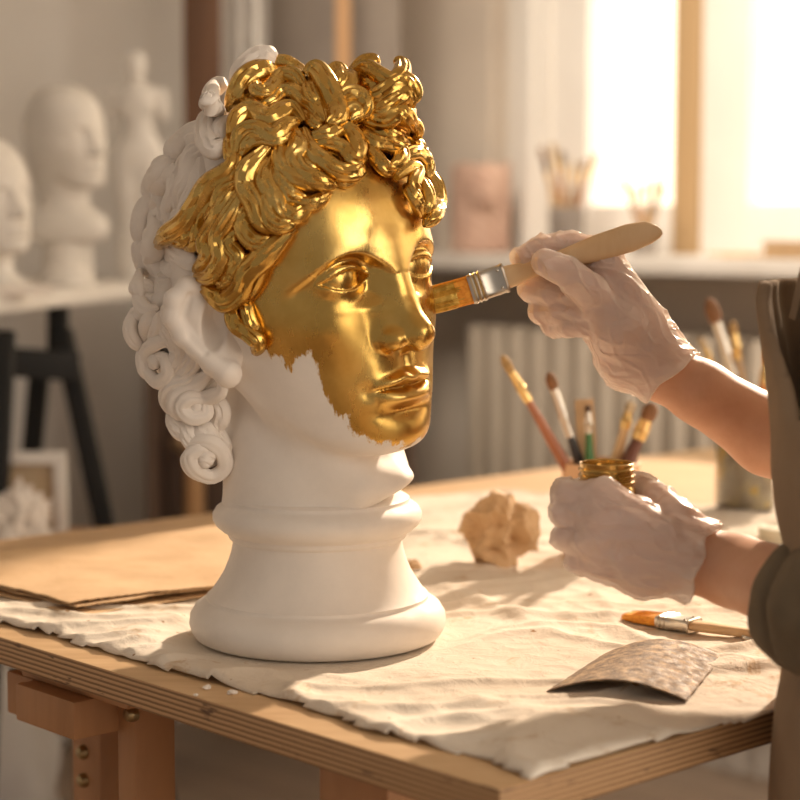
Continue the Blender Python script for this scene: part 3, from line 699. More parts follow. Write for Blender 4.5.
# hidden sides: locks laid over the skull by direction, S-waved
def scalp(l, f, u, h):
    """point on the skull in the direction (l,f,u) of face space"""
    d = np.array((l, f, u), float); d /= np.linalg.norm(d); v = (RV.T @ d)
    lo, hi = 20., 260.
    for _ in range(24):
        m = (lo+hi)/2; q = v*m
        if float(skull_field(np.float32(q[0]), np.float32(q[1]), np.float32(q[2]), h)) < 0: lo = m
        else: hi = m
    return v*lo
cnt = 0
for k in range(330):
    z = .98 - 1.62*(k+.5)/330; a = k*2.39996; r = math.sqrt(max(0, 1-z*z)); l, f = r*math.cos(a), r*math.sin(a)
    if f > .55 - .3*z and z < .72: continue                       # the face
    if z < -.25 and f > .05: continue
    p = scalp(l, f, z, 8); n = skull_n(p[None])[0]
    w_ = v2w(p)[0]; vd = Vector((0,0,ZC)) - Vector(w_); vd.normalize()
    facing = n @ np.array((vd.x, -vd.y, vd.z))
    if facing > .16: continue
    q = np.array((l, f, z)); side = np.cross(q, (0,0,1.)); side /= np.linalg.norm(side)+1e-9; down = np.cross(side, q)*-1
    down = down if down[2] < 0 else -down
    Lk = .40; pts = []
    for j in range(6):
        s_ = (j/5-.3)*Lk; dd = q + down*s_ + side*.07*math.sin(j*1.9+k); pts.append(scalp(*dd, 9+4*math.sin(j*1.3+k)))
    (GL if f > .12 - .1*z else WL).lock(np.array(pts), 25, 13, strands=3, nrm=skull_n, N=16, M=14); cnt += 1
gh = GL.m.build('front_hair', GOLD, bust); tag(gh, 'wavy front hair painted bright gold')
wh = WL.m.build('back_hair', PLASTER, bust); tag(wh, 'bare white plaster curls at the back')

# ---- the near ear (and its mirror on the far side)
def ear_field(x, t, z):
    P = [(226,300,84),(206,287,90),(187,287,92),(175,300,93),(174,318,92),(183,336,92),(197,349,93),(212,362,95),(226,372,97)]
    V = [np.array((p[0]-290, p[2], 272-p[1])) for p in P]; R = [7,9,10.5,11,11,10.5,10,11,13]
    d = None
    for i in range(len(V)-1):
        c = cone(x, t, z, V[i], V[i+1], R[i], R[i+1]); d = c if d is None else smin(d, c, 4)
    d = smin(d, ell(x, t, z, (229-290, 94, 272-374), (13,11,14)), 6)
    inner = cone(x, t, z, (195-290,90,272-302), (200-290,86,272-338), 6, 6)
    inner = smin(inner, cone(x, t, z, (200-290,86,272-338), (222-290,90,272-356), 6, 8), 5)
    d = smin(d, inner, 5)
    base = cone(x, t, z, (200-290,72,272-312), (222-290,74,272-355), 31, 25)
    d = smin(d, base, 5)
    d = smax(d, -ell(x, t, z, (214-290,99,272-326), (12,17,24)), 5)
    for p, q in (((190,296,101),(184,316,103)),((184,316,103),(191,336,104)),((191,336,104),(205,352,105))):
        d = smax(d, -cone(x, t, z, (p[0]-290,p[2],272-p[1]), (q[0]-290,q[2],272-q[1]), 3.2, 3.2), 3)
    d = smin(d, cone(x, t, z, (236-290,84,272-338), (238-290,84,272-352), 8, 9), 6)
    return d.astype(np.float32)
ev, ef = surface_nets(ear_field, (-140,40,-130), (-30,125,10), 1.6, 2)
def persp(V):            # where the traced pixels stand once they come towards the camera
    return np.array([w2v(at(290+v[0], 272-v[2], BO.y-v[1]*BS)) for v in V])
evp = persp(ev); ear = mk('ear', v2w(evp), ef, PLASTER, bust); fixn(ear)
m_ = evp @ RV.T; m_[:,0] *= -1; ear2 = mk('ear', v2w(m_ @ RV), ef, PLASTER, bust); fixn(ear2)

# ---- pedestal, turned
prof_px = [(0,645),(118,645),(124,642),(128,636),(130,629),(129,620),(124,612),(117,607),(113,605.5),(112,604),(112,601.5),(108,598),(101,588),(95,578),(90,566),(87,556),(85.5,548),(85.5,545),(89,543),(90,541),(90,538),(96,535),(102,530),(105.5,524),(105.5,518),(102,512),(97,508.5),(94,507),(93,505),(93,503),(90,501),(84,499.5),(77,498),(74,494),(74,470),(0,470)]
PBM = MB(); pc = at(318, 645, BY)
PBM.lathe([(r*BS, ZT+.004+(645-y)*BS) for r, y in prof_px], (pc.x, BY, 0), 128)
ped = PBM.build('pedestal', PLASTER, bust)
# ================================================================== THE PERSON
RY, LY = 1.70, 1.52
def cones(x, y, z, segs, k=.003):
    d = None
    for a, b, ra, rb in segs:
        c = cone(x, y, z, a, b, ra, rb); d = c if d is None else smin(d, c, k)
    return d
def hp(px, py, t, Y0): return np.array(at(px, py, Y0 - t*Y0/FPX))
def chain(Y0, *pts):
    s = Y0/FPX; P = [hp(p[0], p[1], p[2], Y0) for p in pts]
    return [(P[i], P[i+1], pts[i][3]*s, pts[i+1][3]*s) for i in range(len(P)-1)]
R_F = [chain(RY, (606,256,-14,14), (572,246,-18,12.5), (539,250,-14,11.5), (525,258,-9,10.5)),
       chain(RY, (612,270,-24,14), (533,289,-20,12.3), (552,294,-3,11.3), (575,297,6,10)),
       chain(RY, (606,290,-26,14), (542,311,-20,12), (560,313,-1,11), (580,315,6,9.8)),
       chain(RY, (596,308,-24,13), (553,324,-17,10.6), (568,326,0,9.8), (584,326,6,9)),
       chain(RY, (592,292,20,15.5), (567,271,24,13), (545,262,23,11.6))]
R_P = chain(RY, (604,260,-12,16), (656,350,-2,27)) + chain(RY, (608,280,-16,18), (652,354,-4,26)) + chain(RY, (590,316,-12,16), (628,362,-4,24)) + chain(RY, (628,362,-4,24), (662,372,0,27)) + chain(RY, (590,295,12,15), (618,330,10,24)) + chain(RY, (618,330,10,24), (660,368,0,27))
L_F = [chain(LY, (602,497,18,15), (567,495,8,11.8), (565,493,-28,10.8), (586,491,-62,10)),
       chain(LY, (597,516,24,16), (565,514,10,12.3), (563,512,-30,11.2), (586,510,-64,10.4)),
       chain(LY, (594,539,22,16), (567,536,8,12.3), (567,534,-30,11), (588,532,-62,10)),
       chain(LY, (602,560,16,15), (581,561,4,11.4), (582,558,-24,10.2), (600,555,-50,9.2)),
       chain(LY, (676,520,-4,20), (655,499,-30,15), (641,488,-56,12), (632,484,-66,10))]
L_P = [c for q in ((602,497,18,16),(597,516,24,17),(594,539,22,17),(602,560,16,17)) for c in chain(LY, q, (674,552,2,31))] + chain(LY, (622,565,10,18), (642,567,4,27)) + chain(LY, (642,567,4,27), (684,557,0,33)) + chain(LY, (676,520,-4,20), (690,545,0,28))
RE, LE = np.array((.445,1.62,.945)), np.array((.385,1.245,.878))
RSH, LSH = np.array((.62,1.58,1.22)), np.array((.47,1.34,1.21))
R_A = chain(RY, (662,371,0,28), (700,392,0,31), (770,436,0,39)); R_A.append((R_A[-1][1], RE, R_A[-1][3], .043)); R_A.append((RE, RSH, .045, .052))
wl_ = hp(684,557,0,LY); ml_ = hp(735,571,14,LY); L_A = [(wl_, ml_, 32*LY/FPX, 35*LY/FPX), (ml_, LE, 36*LY/FPX, .042), (LE, LSH, .044, .052)]
TC = np.array((.455,1.475)); D1 = np.array((-S2,S2)); D2 = np.array((S2,S2))
def torso(x, y, z, grow=0., lo=.80, hi=1.27):
    x = x - .075*sstep((z-1.10)/.14)
    a = (x-TC[0])*D1[0]+(y-TC[1])*D1[1]; b = (x-TC[0])*D2[0]+(y-TC[1])*D2[1]
    w = sinterp(z, [(.0,.15),(.7,.165),(.85,.155),(1.0,.135),(1.15,.14),(1.24,.145),(1.34,.10),(1.4,.05)]) + grow
    dd = sinterp(z, [(.0,.10),(.7,.105),(.85,.10),(1.0,.095),(1.15,.12),(1.24,.105),(1.34,.06),(1.4,.04)]) + grow
    q = np.sqrt((a/dd)**2+(b/w)**2); d = (q-1)*np.minimum(w, dd)
    return smax(smax(d, z-hi, .03), lo-z, .01)
HC = np.array((.49,1.50,1.50)); HF = np.array((-.80,.42,-.42)); HF /= np.linalg.norm(HF)
HL = np.cross((0,0,1.), HF); HL /= np.linalg.norm(HL); HU = np.cross(HF, HL); HS = .00068
def head_lfu(x, y, z):
    p = ((x-HC[0])/HS, (y-HC[1])/HS, (z-HC[2])/HS); return [sum(p[i]*A[i] for i in range(3)) for A in (HL, HF, HU)]
def body_field(x, y, z):
    x = x.astype(np.float64); d = np.full(x.shape, 9.)
    m = float(x.min()) < .5 or True
    dr = cones(x, y, z, R_P+R_A, .010); dl = cones(x, y, z, L_P+L_A, .010)
    for F, tgt in ((R_F, 0), (L_F, 1)):
        df = None
        for ch in F:
            c = cones(x, y, z, ch, .003); df = c if df is None else smin(df, c, .0015)
        if tgt == 0: dr = smin(dr, df, .006)
        else: dl = smin(dl, df, .006)
    d = smin(dr, dl, .004)
    d = smin(d, torso(x, y, z), .03)
    neck = cone(x, y, z, (.535,1.465,1.28), HC - HF*.02 - HU*.05, .052, .052)
    d = smin(d, neck, .03)
    l, f, u = head_lfu(x, y, z); hd = np.minimum(face_lfu(l, f, u), 999)
    hd = smin(hd, smax(skull_lfu(l, f, u, -2), -(u+120), 15), 6)*HS; hd = smin(hd, np.minimum(ell(l,f,u,(105,-5,-18),(10,20,30)), ell(l,f,u,(-105,-5,-18),(10,20,30)))*HS, .004)
    return smin(d, hd, .01).astype(np.float32)
person = thing('person', 'person in a brown linen apron and clear gloves gilding the bust with a brush', 'person', (float(TC[0]), float(TC[1]), 0))
M_SKIN = MAT('skin', (.62,.36,.24), .48, sss=.12)
M_SKIN.base(M_SKIN.ramp(M_SKIN.noise(16, 5, .6), [(.3, (.60,.31,.19)), (.55, (.70,.395,.26)), (.75, (.75,.45,.31))]))
M_SKIN.bump(M_SKIN.noise(350, 4), .12, .0006)
v, f = surface_nets(body_field, (.09,1.12,.78), (.82,1.80,1.66), .0042, 3)
body = mk('body', v, f, M_SKIN, person); fixn(body)
M_GLOVE = MAT('clear_vinyl_glove', (.86,.78,.73), .22, spec=.8)
M_GLOVE.base(M_GLOVE.ramp(M_GLOVE.noise(22, 6, .7, None, 1.2), [(.35, (.96,.89,.84)), (.6, (1,.96,.93)), (.75, (1,.99,.97))]))
_nz = M_GLOVE.noise(34, 2, .5, M_GLOVE.coord((.35,1,1.1), (.2,.6,.9)), .7); M_GLOVE.bump(M_GLOVE.ramp(_nz, [(.40,(0,0,0)),(.5,(1,1,1)),(.60,(0,0,0))]), .55, .0025); M_GLOVE.bump(M_GLOVE.noise(70, 4, .6, None, 1.2), .5, .003)
_m = M_GLOVE; _mx = _m.n('ShaderNodeMixShader'); _tr = _m.n('ShaderNodeBsdfTransparent'); _tl = _m.n('ShaderNodeBsdfTranslucent'); _tl.inputs[0].default_value = (.95,.85,.75,1); _m2 = _m.n('ShaderNodeMixShader'); _m2.inputs[0].default_value = .35
_tr.inputs[0].default_value = (1,.97,.95,1)
_m.l(_m.b.outputs[0], _m2.inputs[1]); _m.l(_tl.outputs[0], _m2.inputs[2])
_fr = _m.n('ShaderNodeLayerWeight'); _fr.inputs[0].default_value = .35
_al = _m.n('ShaderNodeMapRange'); _m.l(_fr.outputs['Facing'], _al.inputs[0]); _al.inputs[3].default_value = .62; _al.inputs[4].default_value = .92
_m.l(_al.outputs[0], _mx.inputs[0]); _m.l(_tr.outputs[0], _mx.inputs[1]); _m.l(_m2.outputs[0], _mx.inputs[2]); _m.l(_mx.outputs[0], _m.nt.nodes['Material Output'].inputs[0])
def crease(x, y, z, sx, sy, sz, ph=0.):
    w = np.sin(x*70+z*35+ph)+np.sin(z*90-x*30+1.3*ph)+.7*np.sin((x+z)*130+y*80+ph)
    q = np.sin((x*sx+y*sy+z*sz)*.42 + 1.5*w)+.35*w; return np.exp(-(q/.22)**2)*(.5+.5*np.sin(x*120-z*75+y*60+ph*3))
_LAT = np.random.RandomState(12).rand(32,32,32)
def n3(x, y, z):
    i, j, k = [np.floor(c).astype(int) for c in (x, y, z)]; u, v, w = x-i, y-j, z-k
    u, v, w = [c*c*(3-2*c) for c in (u, v, w)]; r = 0
    for a in (0,1):
        for b in (0,1):
            for c in (0,1): r = r + _LAT[(i+a)%32,(j+b)%32,(k+c)%32]*(u if a else 1-u)*(v if b else 1-v)*(w if c else 1-w)
    return r
def ridged(x, y, z, ax, s, seed):
    """narrow irregular pleats, drawn out along the arm"""
    q = (x*ax[0]+y*ax[1]+z*ax[2])*.45; X, Y, Z = x-ax[0]*q, y-ax[1]*q, z-ax[2]*q
    n = n3(X/s+seed*3.1, Y/s+seed*1.7, Z/s+9); m = n3(x/.03+seed, y/.03, z/.03+4)
    return np.maximum(1-np.abs(2*n-1)*3.2, 0)**1.5*np.clip(m*2.4-.5, 0, 1)
def glove_field(F, P, A, cuff, seed):
    (ca, cb, ra, rb) = cuff; ca = np.array(ca); cb = np.array(cb); ax = (cb-ca)/np.linalg.norm(cb-ca)
    def fn(x, y, z):
        x = x.astype(np.float64)
        d = cones(x, y, z, P+[A[0]], .010); df = None
        for ch in F:
            c = cones(x, y, z, ch, .003); df = c if df is None else smin(df, c, .0022)
        d = smin(d, df, .006) - .0016
        d -= .0028*ridged(x, y, z, ax, .020, seed) + .0016*ridged(x, y, z, ax, .010, seed+5)
        s_ = (x-ca[0])*ax[0]+(y-ca[1])*ax[1]+(z-ca[2])*ax[2]; Lc = np.linalg.norm(cb-ca)
        ang = np.arctan2(z-ca[2], y-ca[1]); wav = .004*np.sin(ang*3+seed)+.0025*np.sin(ang*7+2*seed)
        c = cone(x, y, z, ca, cb+ax*.03, ra, rb + (rb-ra)*.03/Lc) + .0022*np.sin(ang*9+s_*90+seed)*np.clip(s_/.02, 0, 1)
        d = smin(d, c, .008)
        inner = cone(x, y, z, ca-ax*.01, cb+ax*.03, ra-.006, rb + (rb-ra)*.03/Lc - .0028) + .0022*np.sin(ang*9+s_*90+seed)*np.clip(s_/.02, 0, 1)
        arm = cones(x, y, z, P+A[:2], .01)+.0012
        inside = np.minimum(np.maximum(inner, .012-s_), 9)
        d = np.maximum(d, -inside); return np.maximum(d, s_-(Lc+wav)).astype(np.float32)
    return fn
def glove(name_label, F, P, A, cuff, seed, lo, hi):
    v, f = surface_nets(glove_field(F, P, A, cuff, seed), lo, hi, .0015, 2)
    o = mk('glove', v, f, M_GLOVE, person); fixn(o); tag(o, name_label); return o
pR0, pR1 = hp(648,350,-1,RY), hp(668,376,0,RY); sR, sL = RY/FPX, LY/FPX
glove('clear glove holding the wide brush', R_F, R_P, R_A, (pR0, pR1, 26*sR, 36*sR), 1.0, (.095,1.655,.98), (.27,1.745,1.17))
pL0, pL1 = hp(668,548,0,LY), hp(696,562,2,LY)
glove('clear glove gripping the paint jar', L_F, L_P, L_A, (pL0, pL1, 33*sL, 45*sL), 2.3, (.115,1.455,.83), (.27,1.60,.98))
# ---- clothes
M_SHIRT = MAT('olive_brown_shirt_linen', (.20,.16,.11), .9, spec=.2)
M_SHIRT.base(M_SHIRT.ramp(M_SHIRT.noise(12, 6), [(.3, (.155,.12,.08)), (.7, (.23,.18,.125))])); M_SHIRT.bump(M_SHIRT.noise(700, 2), .3, .0006); M_SHIRT.bump(M_SHIRT.noise(22, 4, .5, None, 1), .4, .006)
M_APRON = MAT('brown_linen_apron', (.36,.26,.17), .9, spec=.2)
M_APRON.base(M_APRON.ramp(M_APRON.noise(9, 6), [(.3, (.27,.19,.125)), (.7, (.36,.265,.18))])); M_APRON.bump(M_APRON.noise(600, 2), .3, .0006); M_APRON.bump(M_APRON.noise(12, 4, .5, M_APRON.coord((1,1,.3)), 1), .5, .01)
def shirt_field(x, y, z):
    x = x.astype(np.float64)
    c0 = ml_ + .30*(LE-ml_) + np.array((0,0,-.006))
    ax = LE-c0; Lx = np.linalg.norm(ax); ax /= Lx
    d = torso(x, y, z, .010, .86, 1.30)
    s_ = (x-c0[0])*ax[0]+(y-c0[1])*ax[1]+(z-c0[2])*ax[2]
    r = np.sqrt(np.maximum((x-c0[0]-s_*ax[0])**2+(y-c0[1]-s_*ax[1])**2+(z-c0[2]-s_*ax[2])**2, 0))
    prof = .0445 + .0065*sstep(s_/.010) - .006*np.exp(-((s_-.028+.15*(z-c0[2]))/.0035)**2) + .003*np.exp(-((s_-.044)/.01)**2) - .005*np.exp(-((s_-.066+.1*(y-c0[1]))/.005)**2)
    fold = .002*np.sin(x*95+z*60)+.0015*np.sin(z*140-y*80)
    sl = np.maximum(r-prof-fold, np.maximum(-s_, s_-Lx-.02))
    sl = smax(r-prof-fold, -s_, .006); sl = np.maximum(sl, s_-Lx)
    armc = cones(x, y, z, L_A[:2], .01)
    sl = np.minimum(sl, np.maximum(np.maximum(armc-.008, .003-s_), s_-.2))
    d2 = smin(sl, cones(x, y, z, [(LE, LSH, .055, .062)], .01)-fold, .02)
    rr = cones(x, y, z, [(RE+(RSH-RE)*.12, RSH, .054, .062)], .01)
    d = smin(smin(d, d2, .012), rr, .02)
    nk = cone(x, y, z, (.535,1.465,1.26), (.53,1.47,1.40), .056, .06)
    return np.maximum(d, -nk).astype(np.float32)
v, f = surface_nets(shirt_field, (.24,1.12,.80), (.76,1.82,1.34), .0038, 2)
sh = mk('shirt', v, f, M_SHIRT, person); fixn(sh); tag(sh, 'olive-brown shirt with thickly rolled sleeves')
def apron_field(x, y, z):
    x = x.astype(np.float64)
    a = (x-TC[0])*D1[0]+(y-TC[1])*D1[1]; b = (x-TC[0])*D2[0]+(y-TC[1])*D2[1]
    fold = .004*np.sin(b*70+np.sin(z*9)*1.2)*sstep((1.15-z)/.3) + .002*np.sin(b*150+z*14)
    g = .024+fold+.006*sstep((.98-z)/.25)+.030*sstep((z-.86)/.12)
    t1 = torso(x, y, z, g, -.5, 3.); d = np.maximum(t1, -(t1+.009))
    wb = np.interp(z, [.30,.95,1.05,1.13,1.2], [.30,.22,.15,.125,.12])
    d = np.maximum(d, -(a+.03)); d = smax(d, np.abs(b)-wb, .004)
    return smax(smax(d, z-1.118, .004), .36-z, .004).astype(np.float32)
v, f = surface_nets(apron_field, (.20,1.2,.34), (.80,1.80,1.14), .0036, 2)
ap = mk('apron', v, f, M_APRON, person); fixn(ap); tag(ap, 'long brown linen apron')
# strap over the shoulder and bib pocket flap
f = MB()
for sgn in (-1, 1):
    pts = []
    for zz, bb in ((1.09,.10),(1.16,.10),(1.22,.095),(1.275,.085),(1.295,.07)):
        xx = TC + D2*bb*sgn; w_ = float(sinterp(np.array([zz]), [(.0,.15),(.7,.165),(.85,.155),(1.0,.135),(1.15,.16),(1.24,.17),(1.34,.10)])[0])+.016
        dd_ = float(sinterp(np.array([zz]), [(.0,.10),(.7,.105),(.85,.10),(1.0,.095),(1.15,.12),(1.24,.105),(1.34,.06)])[0])+.018
        k = dd_*math.sqrt(max(.0, 1-min(.98, (bb/w_))**2)); q = xx + D1*k + np.array((.075*sstep((zz-1.10)/.14), 0)); pts.append(Vector((q[0], q[1], zz)))
    g = MB(); SP_ = spline(pts, 24); wv_ = np.array((D2[0],D2[1],0.))*.014; nv_ = np.array((D1[0],D1[1],.3))*.003
    g.add([p + o for p in SP_ for o in (-wv_-nv_, wv_-nv_, wv_+nv_, -wv_+nv_)], [(i*4+k, i*4+(k+1)%4, i*4+4+(k+1)%4, i*4+4+k) for i in range(23) for k in range(4)] + [(3,2,1,0), (92,93,94,95)])
    g.build('strap', M_APRON, person)
def trouser_field(x, y, z):
    x = x.astype(np.float64)
    def leg(s): 
        h = TC + D2*.075*s; return cones(x, y, z, [((h[0],h[1],.82),(h[0],h[1],.45),.085,.065),((h[0],h[1],.45),(h[0]-D1[0]*.02,h[1]-D1[1]*.02,.10),.065,.055)], .01)
    d = smin(leg(-1), leg(1), .012); d = smin(d, torso(x, y, z, .006, .80, .93), .03); return np.maximum(d, .09-z).astype(np.float32)
v, f = surface_nets(trouser_field, (.22,1.25,.06), (.70,1.72,.96), .009, 1)
tr = mk('trousers', v, f, mottled('dark_trouser_cloth', (.09,.08,.08), (.12,.11,.10), 12, .9), person); fixn(tr)
for s_ in (-1, 1):
    h = TC + D2*.08*s_
    def shoe_field(x, y, z, h=h):
        d = cones(x, y, z, [((h[0]-D1[0]*.05,h[1]-D1[1]*.05,.045),(h[0]+D1[0]*.13,h[1]+D1[1]*.13,.032),.045,.036),((h[0]-D1[0]*.03,h[1]-D1[1]*.03,.05),(h[0]-D1[0]*.03,h[1]-D1[1]*.03,.11),.042,.045)], .02)
        return np.maximum(d, .002-z).astype(np.float32)
    v, f = surface_nets(shoe_field, (h[0]-.25,h[1]-.25,-.01), (h[0]+.25,h[1]+.25,.17), .008, 1)
    so = mk('shoe', v, f, mottled('brown_leather', (.12,.07,.04), (.16,.09,.05), 20, .4), person); fixn(so)
def phair(x, y, z):
    l, f, u = head_lfu(x, y, z); d = np.minimum(skull_lfu(l, f, u, 12), face_lfu(l, f, u)-9) - 2*np.sin(l*.22+np.sin(f*.05)*3); d = smax(d, (f-60-.9*u)*.8, 10); d = smax(d, -(u+60), 10)
    d = smin(d, ell(l, f, u, (0,-150,40), (48,42,48)), 14); return (d*HS).astype(np.float32)
v, f = surface_nets(phair, HC-.19, HC+.19, .0055, 1)
hr = mk('hair', v, f, mottled('brown_hair', (.10,.055,.03), (.16,.09,.05), 60, .5, .5), person); fixn(hr)
# ================================================================== THINGS ON THE BENCH
def P(px, py, z): return onz(px, py, z)
def tcol(name, c, rough=.5, metal=0., **k): return MAT(name, c, rough, metal, **k)
M_STEEL = MAT('ferrule_steel', (.56,.52,.46), .30, 1.); M_STEEL.bump(M_STEEL.noise(300, 3), .1, .0003)
M_BRASS = MAT('ferrule_brass', (.75,.52,.22), .3, 1.)
def brush(name, label, a, b, hcol, fcol, bcol, r=.0035, bw=.006, fl=.16, bl=.12, flat=1., group=None, thick=1.6, bend=.35, cat='paintbrush'):
    """a = butt of the handle, b = tip of the bristles"""
    a = Vector(a); b = Vector(b); d = b-a; L = d.length; d.normalize()
    t = thing(name, label, cat, a, group)
    f = MB(); n = 14; pts = []; rad = []
    hl = 1-fl-bl
    for i in range(n+1):
        u = i/n; pts.append(a + d*(L*hl*u)); rad.append(r*(.55+.45*math.sin(PI*min(1, u*1.05+.0))*thick + .35*u))
    rad[0] = r*.35; f.tube(pts, rad, 12); f.build('handle', hcol, t)
    f = MB(); f.tube([a+d*(L*(hl-.01)), a+d*(L*(hl+fl*.35)), a+d*(L*(hl+fl*.4)), a+d*(L*(hl+fl*.46)), a+d*(L*(hl+fl))], [r*1.08, r*1.12, r*1.3, r*1.12, bw*.78], 14); f.build('ferrule', fcol, t)
    f = MB(); s0 = hl+fl-.005; f.tube([a+d*(L*s0), a+d*(L*(s0+bl*.3)), a+d*(L*(s0+bl*.65)), a+d*(L*(s0+bl*.9)), a+d*(L*(s0+bl))], [bw*.76, bw, bw*.95, bw*.55, bw*.12], 12); f.build('bristles', bcol, t)
    return t
HW = {k: mottled('handle_'+k, c, tuple(x*.8 for x in c), 30, .4, 0) for k, c in dict(redbrown=(.36,.13,.06), black=(.03,.03,.035), green=(.06,.20,.06), pine=(.66,.46,.26), dark=(.14,.05,.03), navy=(.04,.06,.12), orange=(.70,.22,.04), white=(.75,.72,.66), tan=(.50,.33,.18)).items()}
BR = {k: mottled('bristle_'+k, c, tuple(x*.6 for x in c), 200, .8, .3, 600, .001) for k, c in dict(tan=(.48,.30,.12), brown=(.26,.12,.05), pale=(.66,.52,.34), dark=(.12,.06,.03), orange=(.80,.34,.05)).items()}
# ---- terracotta cup of brushes
def cup(name, label, c, r, h, mat, cat='cup', wall=.004, flare=1.04, group=None):
    t = thing(name, label, cat, c, group)
    f = MB(); f.lathe([(0,0),(r*.92,0),(r*.96,.003),(r*flare,h*.97),(r*flare,h),(r*flare-wall*.5,h+.001),(r*flare-wall,h),(r*.96-wall,.006),(0,.006)], c, 48)
    f.build('cup_body', mat, t); return t
cz = ZT+.001; cc = onz(600, 562, cz); CY_ = cc.y
M_TERRA = mottled('terracotta', (.62,.38,.22), (.70,.46,.28), 20, .7, .2)
cc.z = ZT+.0065; rim_z = at(600, 462, CY_).z; hc = rim_z-cc.z
cup('brush_cup', 'terracotta cup full of brushes behind the gold paint jar', cc, 38/FPX*CY_, hc, M_TERRA)
def inb(c, dx, dy, z=.01): return Vector((c[0]+dx, c[1]+dy, c[2]+z))
brush('paintbrush', 'long thin reddish-brown paintbrush leaning far left out of the terracotta cup', inb(cc,.016,0), at(501,354,CY_-.02), HW['redbrown'], M_BRASS, BR['tan'], .0048, .0055, .14, .09)
brush('paintbrush', 'black-handled paintbrush with silver ferrule in the terracotta cup', inb(cc,.010,.01), at(548,371,CY_), HW['black'], M_STEEL, BR['brown'], .0052, .0065, .26, .10)
t = thing('wooden_spatula', 'flat pale wooden spatula upright in the terracotta cup', 'spatula', inb(cc,-.006,.012)); f = MB()
f.bar(inb(cc,-.006,.012), at(584,399,CY_+.012), .022, .004, .0018, up=(0,1,0)); f.build('blade', HW['tan'], t)
brush('paintbrush', 'slim green-handled paintbrush in the terracotta cup', inb(cc,-.010,-.004), at(588,404,CY_-.006), HW['green'], M_STEEL, BR['dark'], .0042, .004, .14, .05)
brush('paintbrush', 'pale wooden brush leaning right in the terracotta cup', inb(cc,-.008,.004), at(632,400,CY_), HW['pine'], M_BRASS, BR['pale'], .0055, .006, .10, .08)
brush('paintbrush', 'navy-handled brush beside the pale one in the terracotta cup', inb(cc,.0,.012), at(629,412,CY_+.02), HW['navy'], M_STEEL, BR['dark'], .004, .004, .12, .08)
brush('paintbrush', 'stout dark brown brush leaning far right in the terracotta cup', inb(cc,-.012,-.008), at(654,402,CY_-.01), HW['dark'], M_BRASS, BR['brown'], .0075, .009, .12, .12)
# ---- glass jar of murky water and brushes
gj = onz(745, 512, ZT+.0065); 
M_JAR = MAT('jar_glass', (.94,.93,.89), .06, trans=1.); M_JAR.b.inputs['IOR'].default_value = 1.45
def jar(name, label, c, r, h, cat='jar', glass=M_JAR, group=None):
    t = thing(name, label, cat, c, group)
    f = MB(); f.lathe([(0,0),(r*.86,0),(r*.97,.004),(r,.012),(r,h*.80),(r*.95,h*.87),(r*.82,h*.91),(r*.82,h*.99),(r*.80,h),(r*.76,h*.99),(r*.76,h*.90),(r*.90,h*.85),(r*.95,h*.79),(r*.95,.014),(r*.9,.008),(0,.007)], c, 56); f.build('jar_body', glass, t); return t
GR = 30/FPX*gj.y; tj = jar('glass_jar', 'glass jar of murky water with paint blobs holding four brushes', gj, GR, .135)
M_MURK = MAT('murky_rinse_water', (.30,.28,.20), .35); M_MURK.base(M_MURK.ramp(M_MURK.noise(45, 3, .5), [(.3,(.22,.19,.14)),(.50,(.36,.31,.23)),(.60,(.46,.38,.22)),(.66,(.66,.44,.08))]))
f = MB(); f.lathe([(0,.0085),(GR*.88,.0085),(GR*.935,.016),(GR*.935,.088),(0,.088)], gj, 48); f.build('rinse_water', M_MURK, tj)
gy = gj.y
brush('paintbrush', 'brown-tipped brush with a long silver ferrule, tallest in the glass jar', inb(gj,.012,0,.092), at(708,297,gy-.02), HW['black'], M_STEEL, BR['brown'], .006, .0095, .36, .17)
brush('paintbrush', 'brush with a pale worn handle, second from the right in the glass jar', inb(gj,.006,.006,.092), at(732,320,gy), HW['tan'], M_BRASS, BR['tan'], .0055, .006, .2, .11)
brush('paintbrush', 'short slim brush, leftmost in the glass jar', inb(gj,-.008,.0,.092), at(700,336,gy+.02), HW['tan'], M_BRASS, BR['pale'], .004, .005, .15, .12)
brush('paintbrush', 'orange-handled brush, rightmost in the glass jar', inb(gj,.012,-.004,.092), at(769,345,gy), HW['orange'], M_BRASS, BR['orange'], .006, .006, .2, .2)
# ---- lids
def disc(name, label, c, r, h, mat, cat='lid'):
    t = thing(name, label, cat, c); f = MB(); f.lathe([(0,0),(r*.95,0),(r,h*.3),(r,h*.75),(r*.93,h),(r*.85,h*.86),(0,h*.82)], c, 40); f.build('rim', mat, t); return t
lz = onz(784, 541, ZT+.0085); disc('paint_tin', 'low round tin with a pale lid half hidden behind the apron', lz, .030, .017, mottled('tin_metal', (.62,.58,.45), (.80,.76,.62), 30, .4), 'tin')
lz = onz(752, 640, ZT+.008); disc('metal_cap', 'small shiny metal cap by the rolled sleeve', lz, .010, .005, M_STEEL, 'cap')
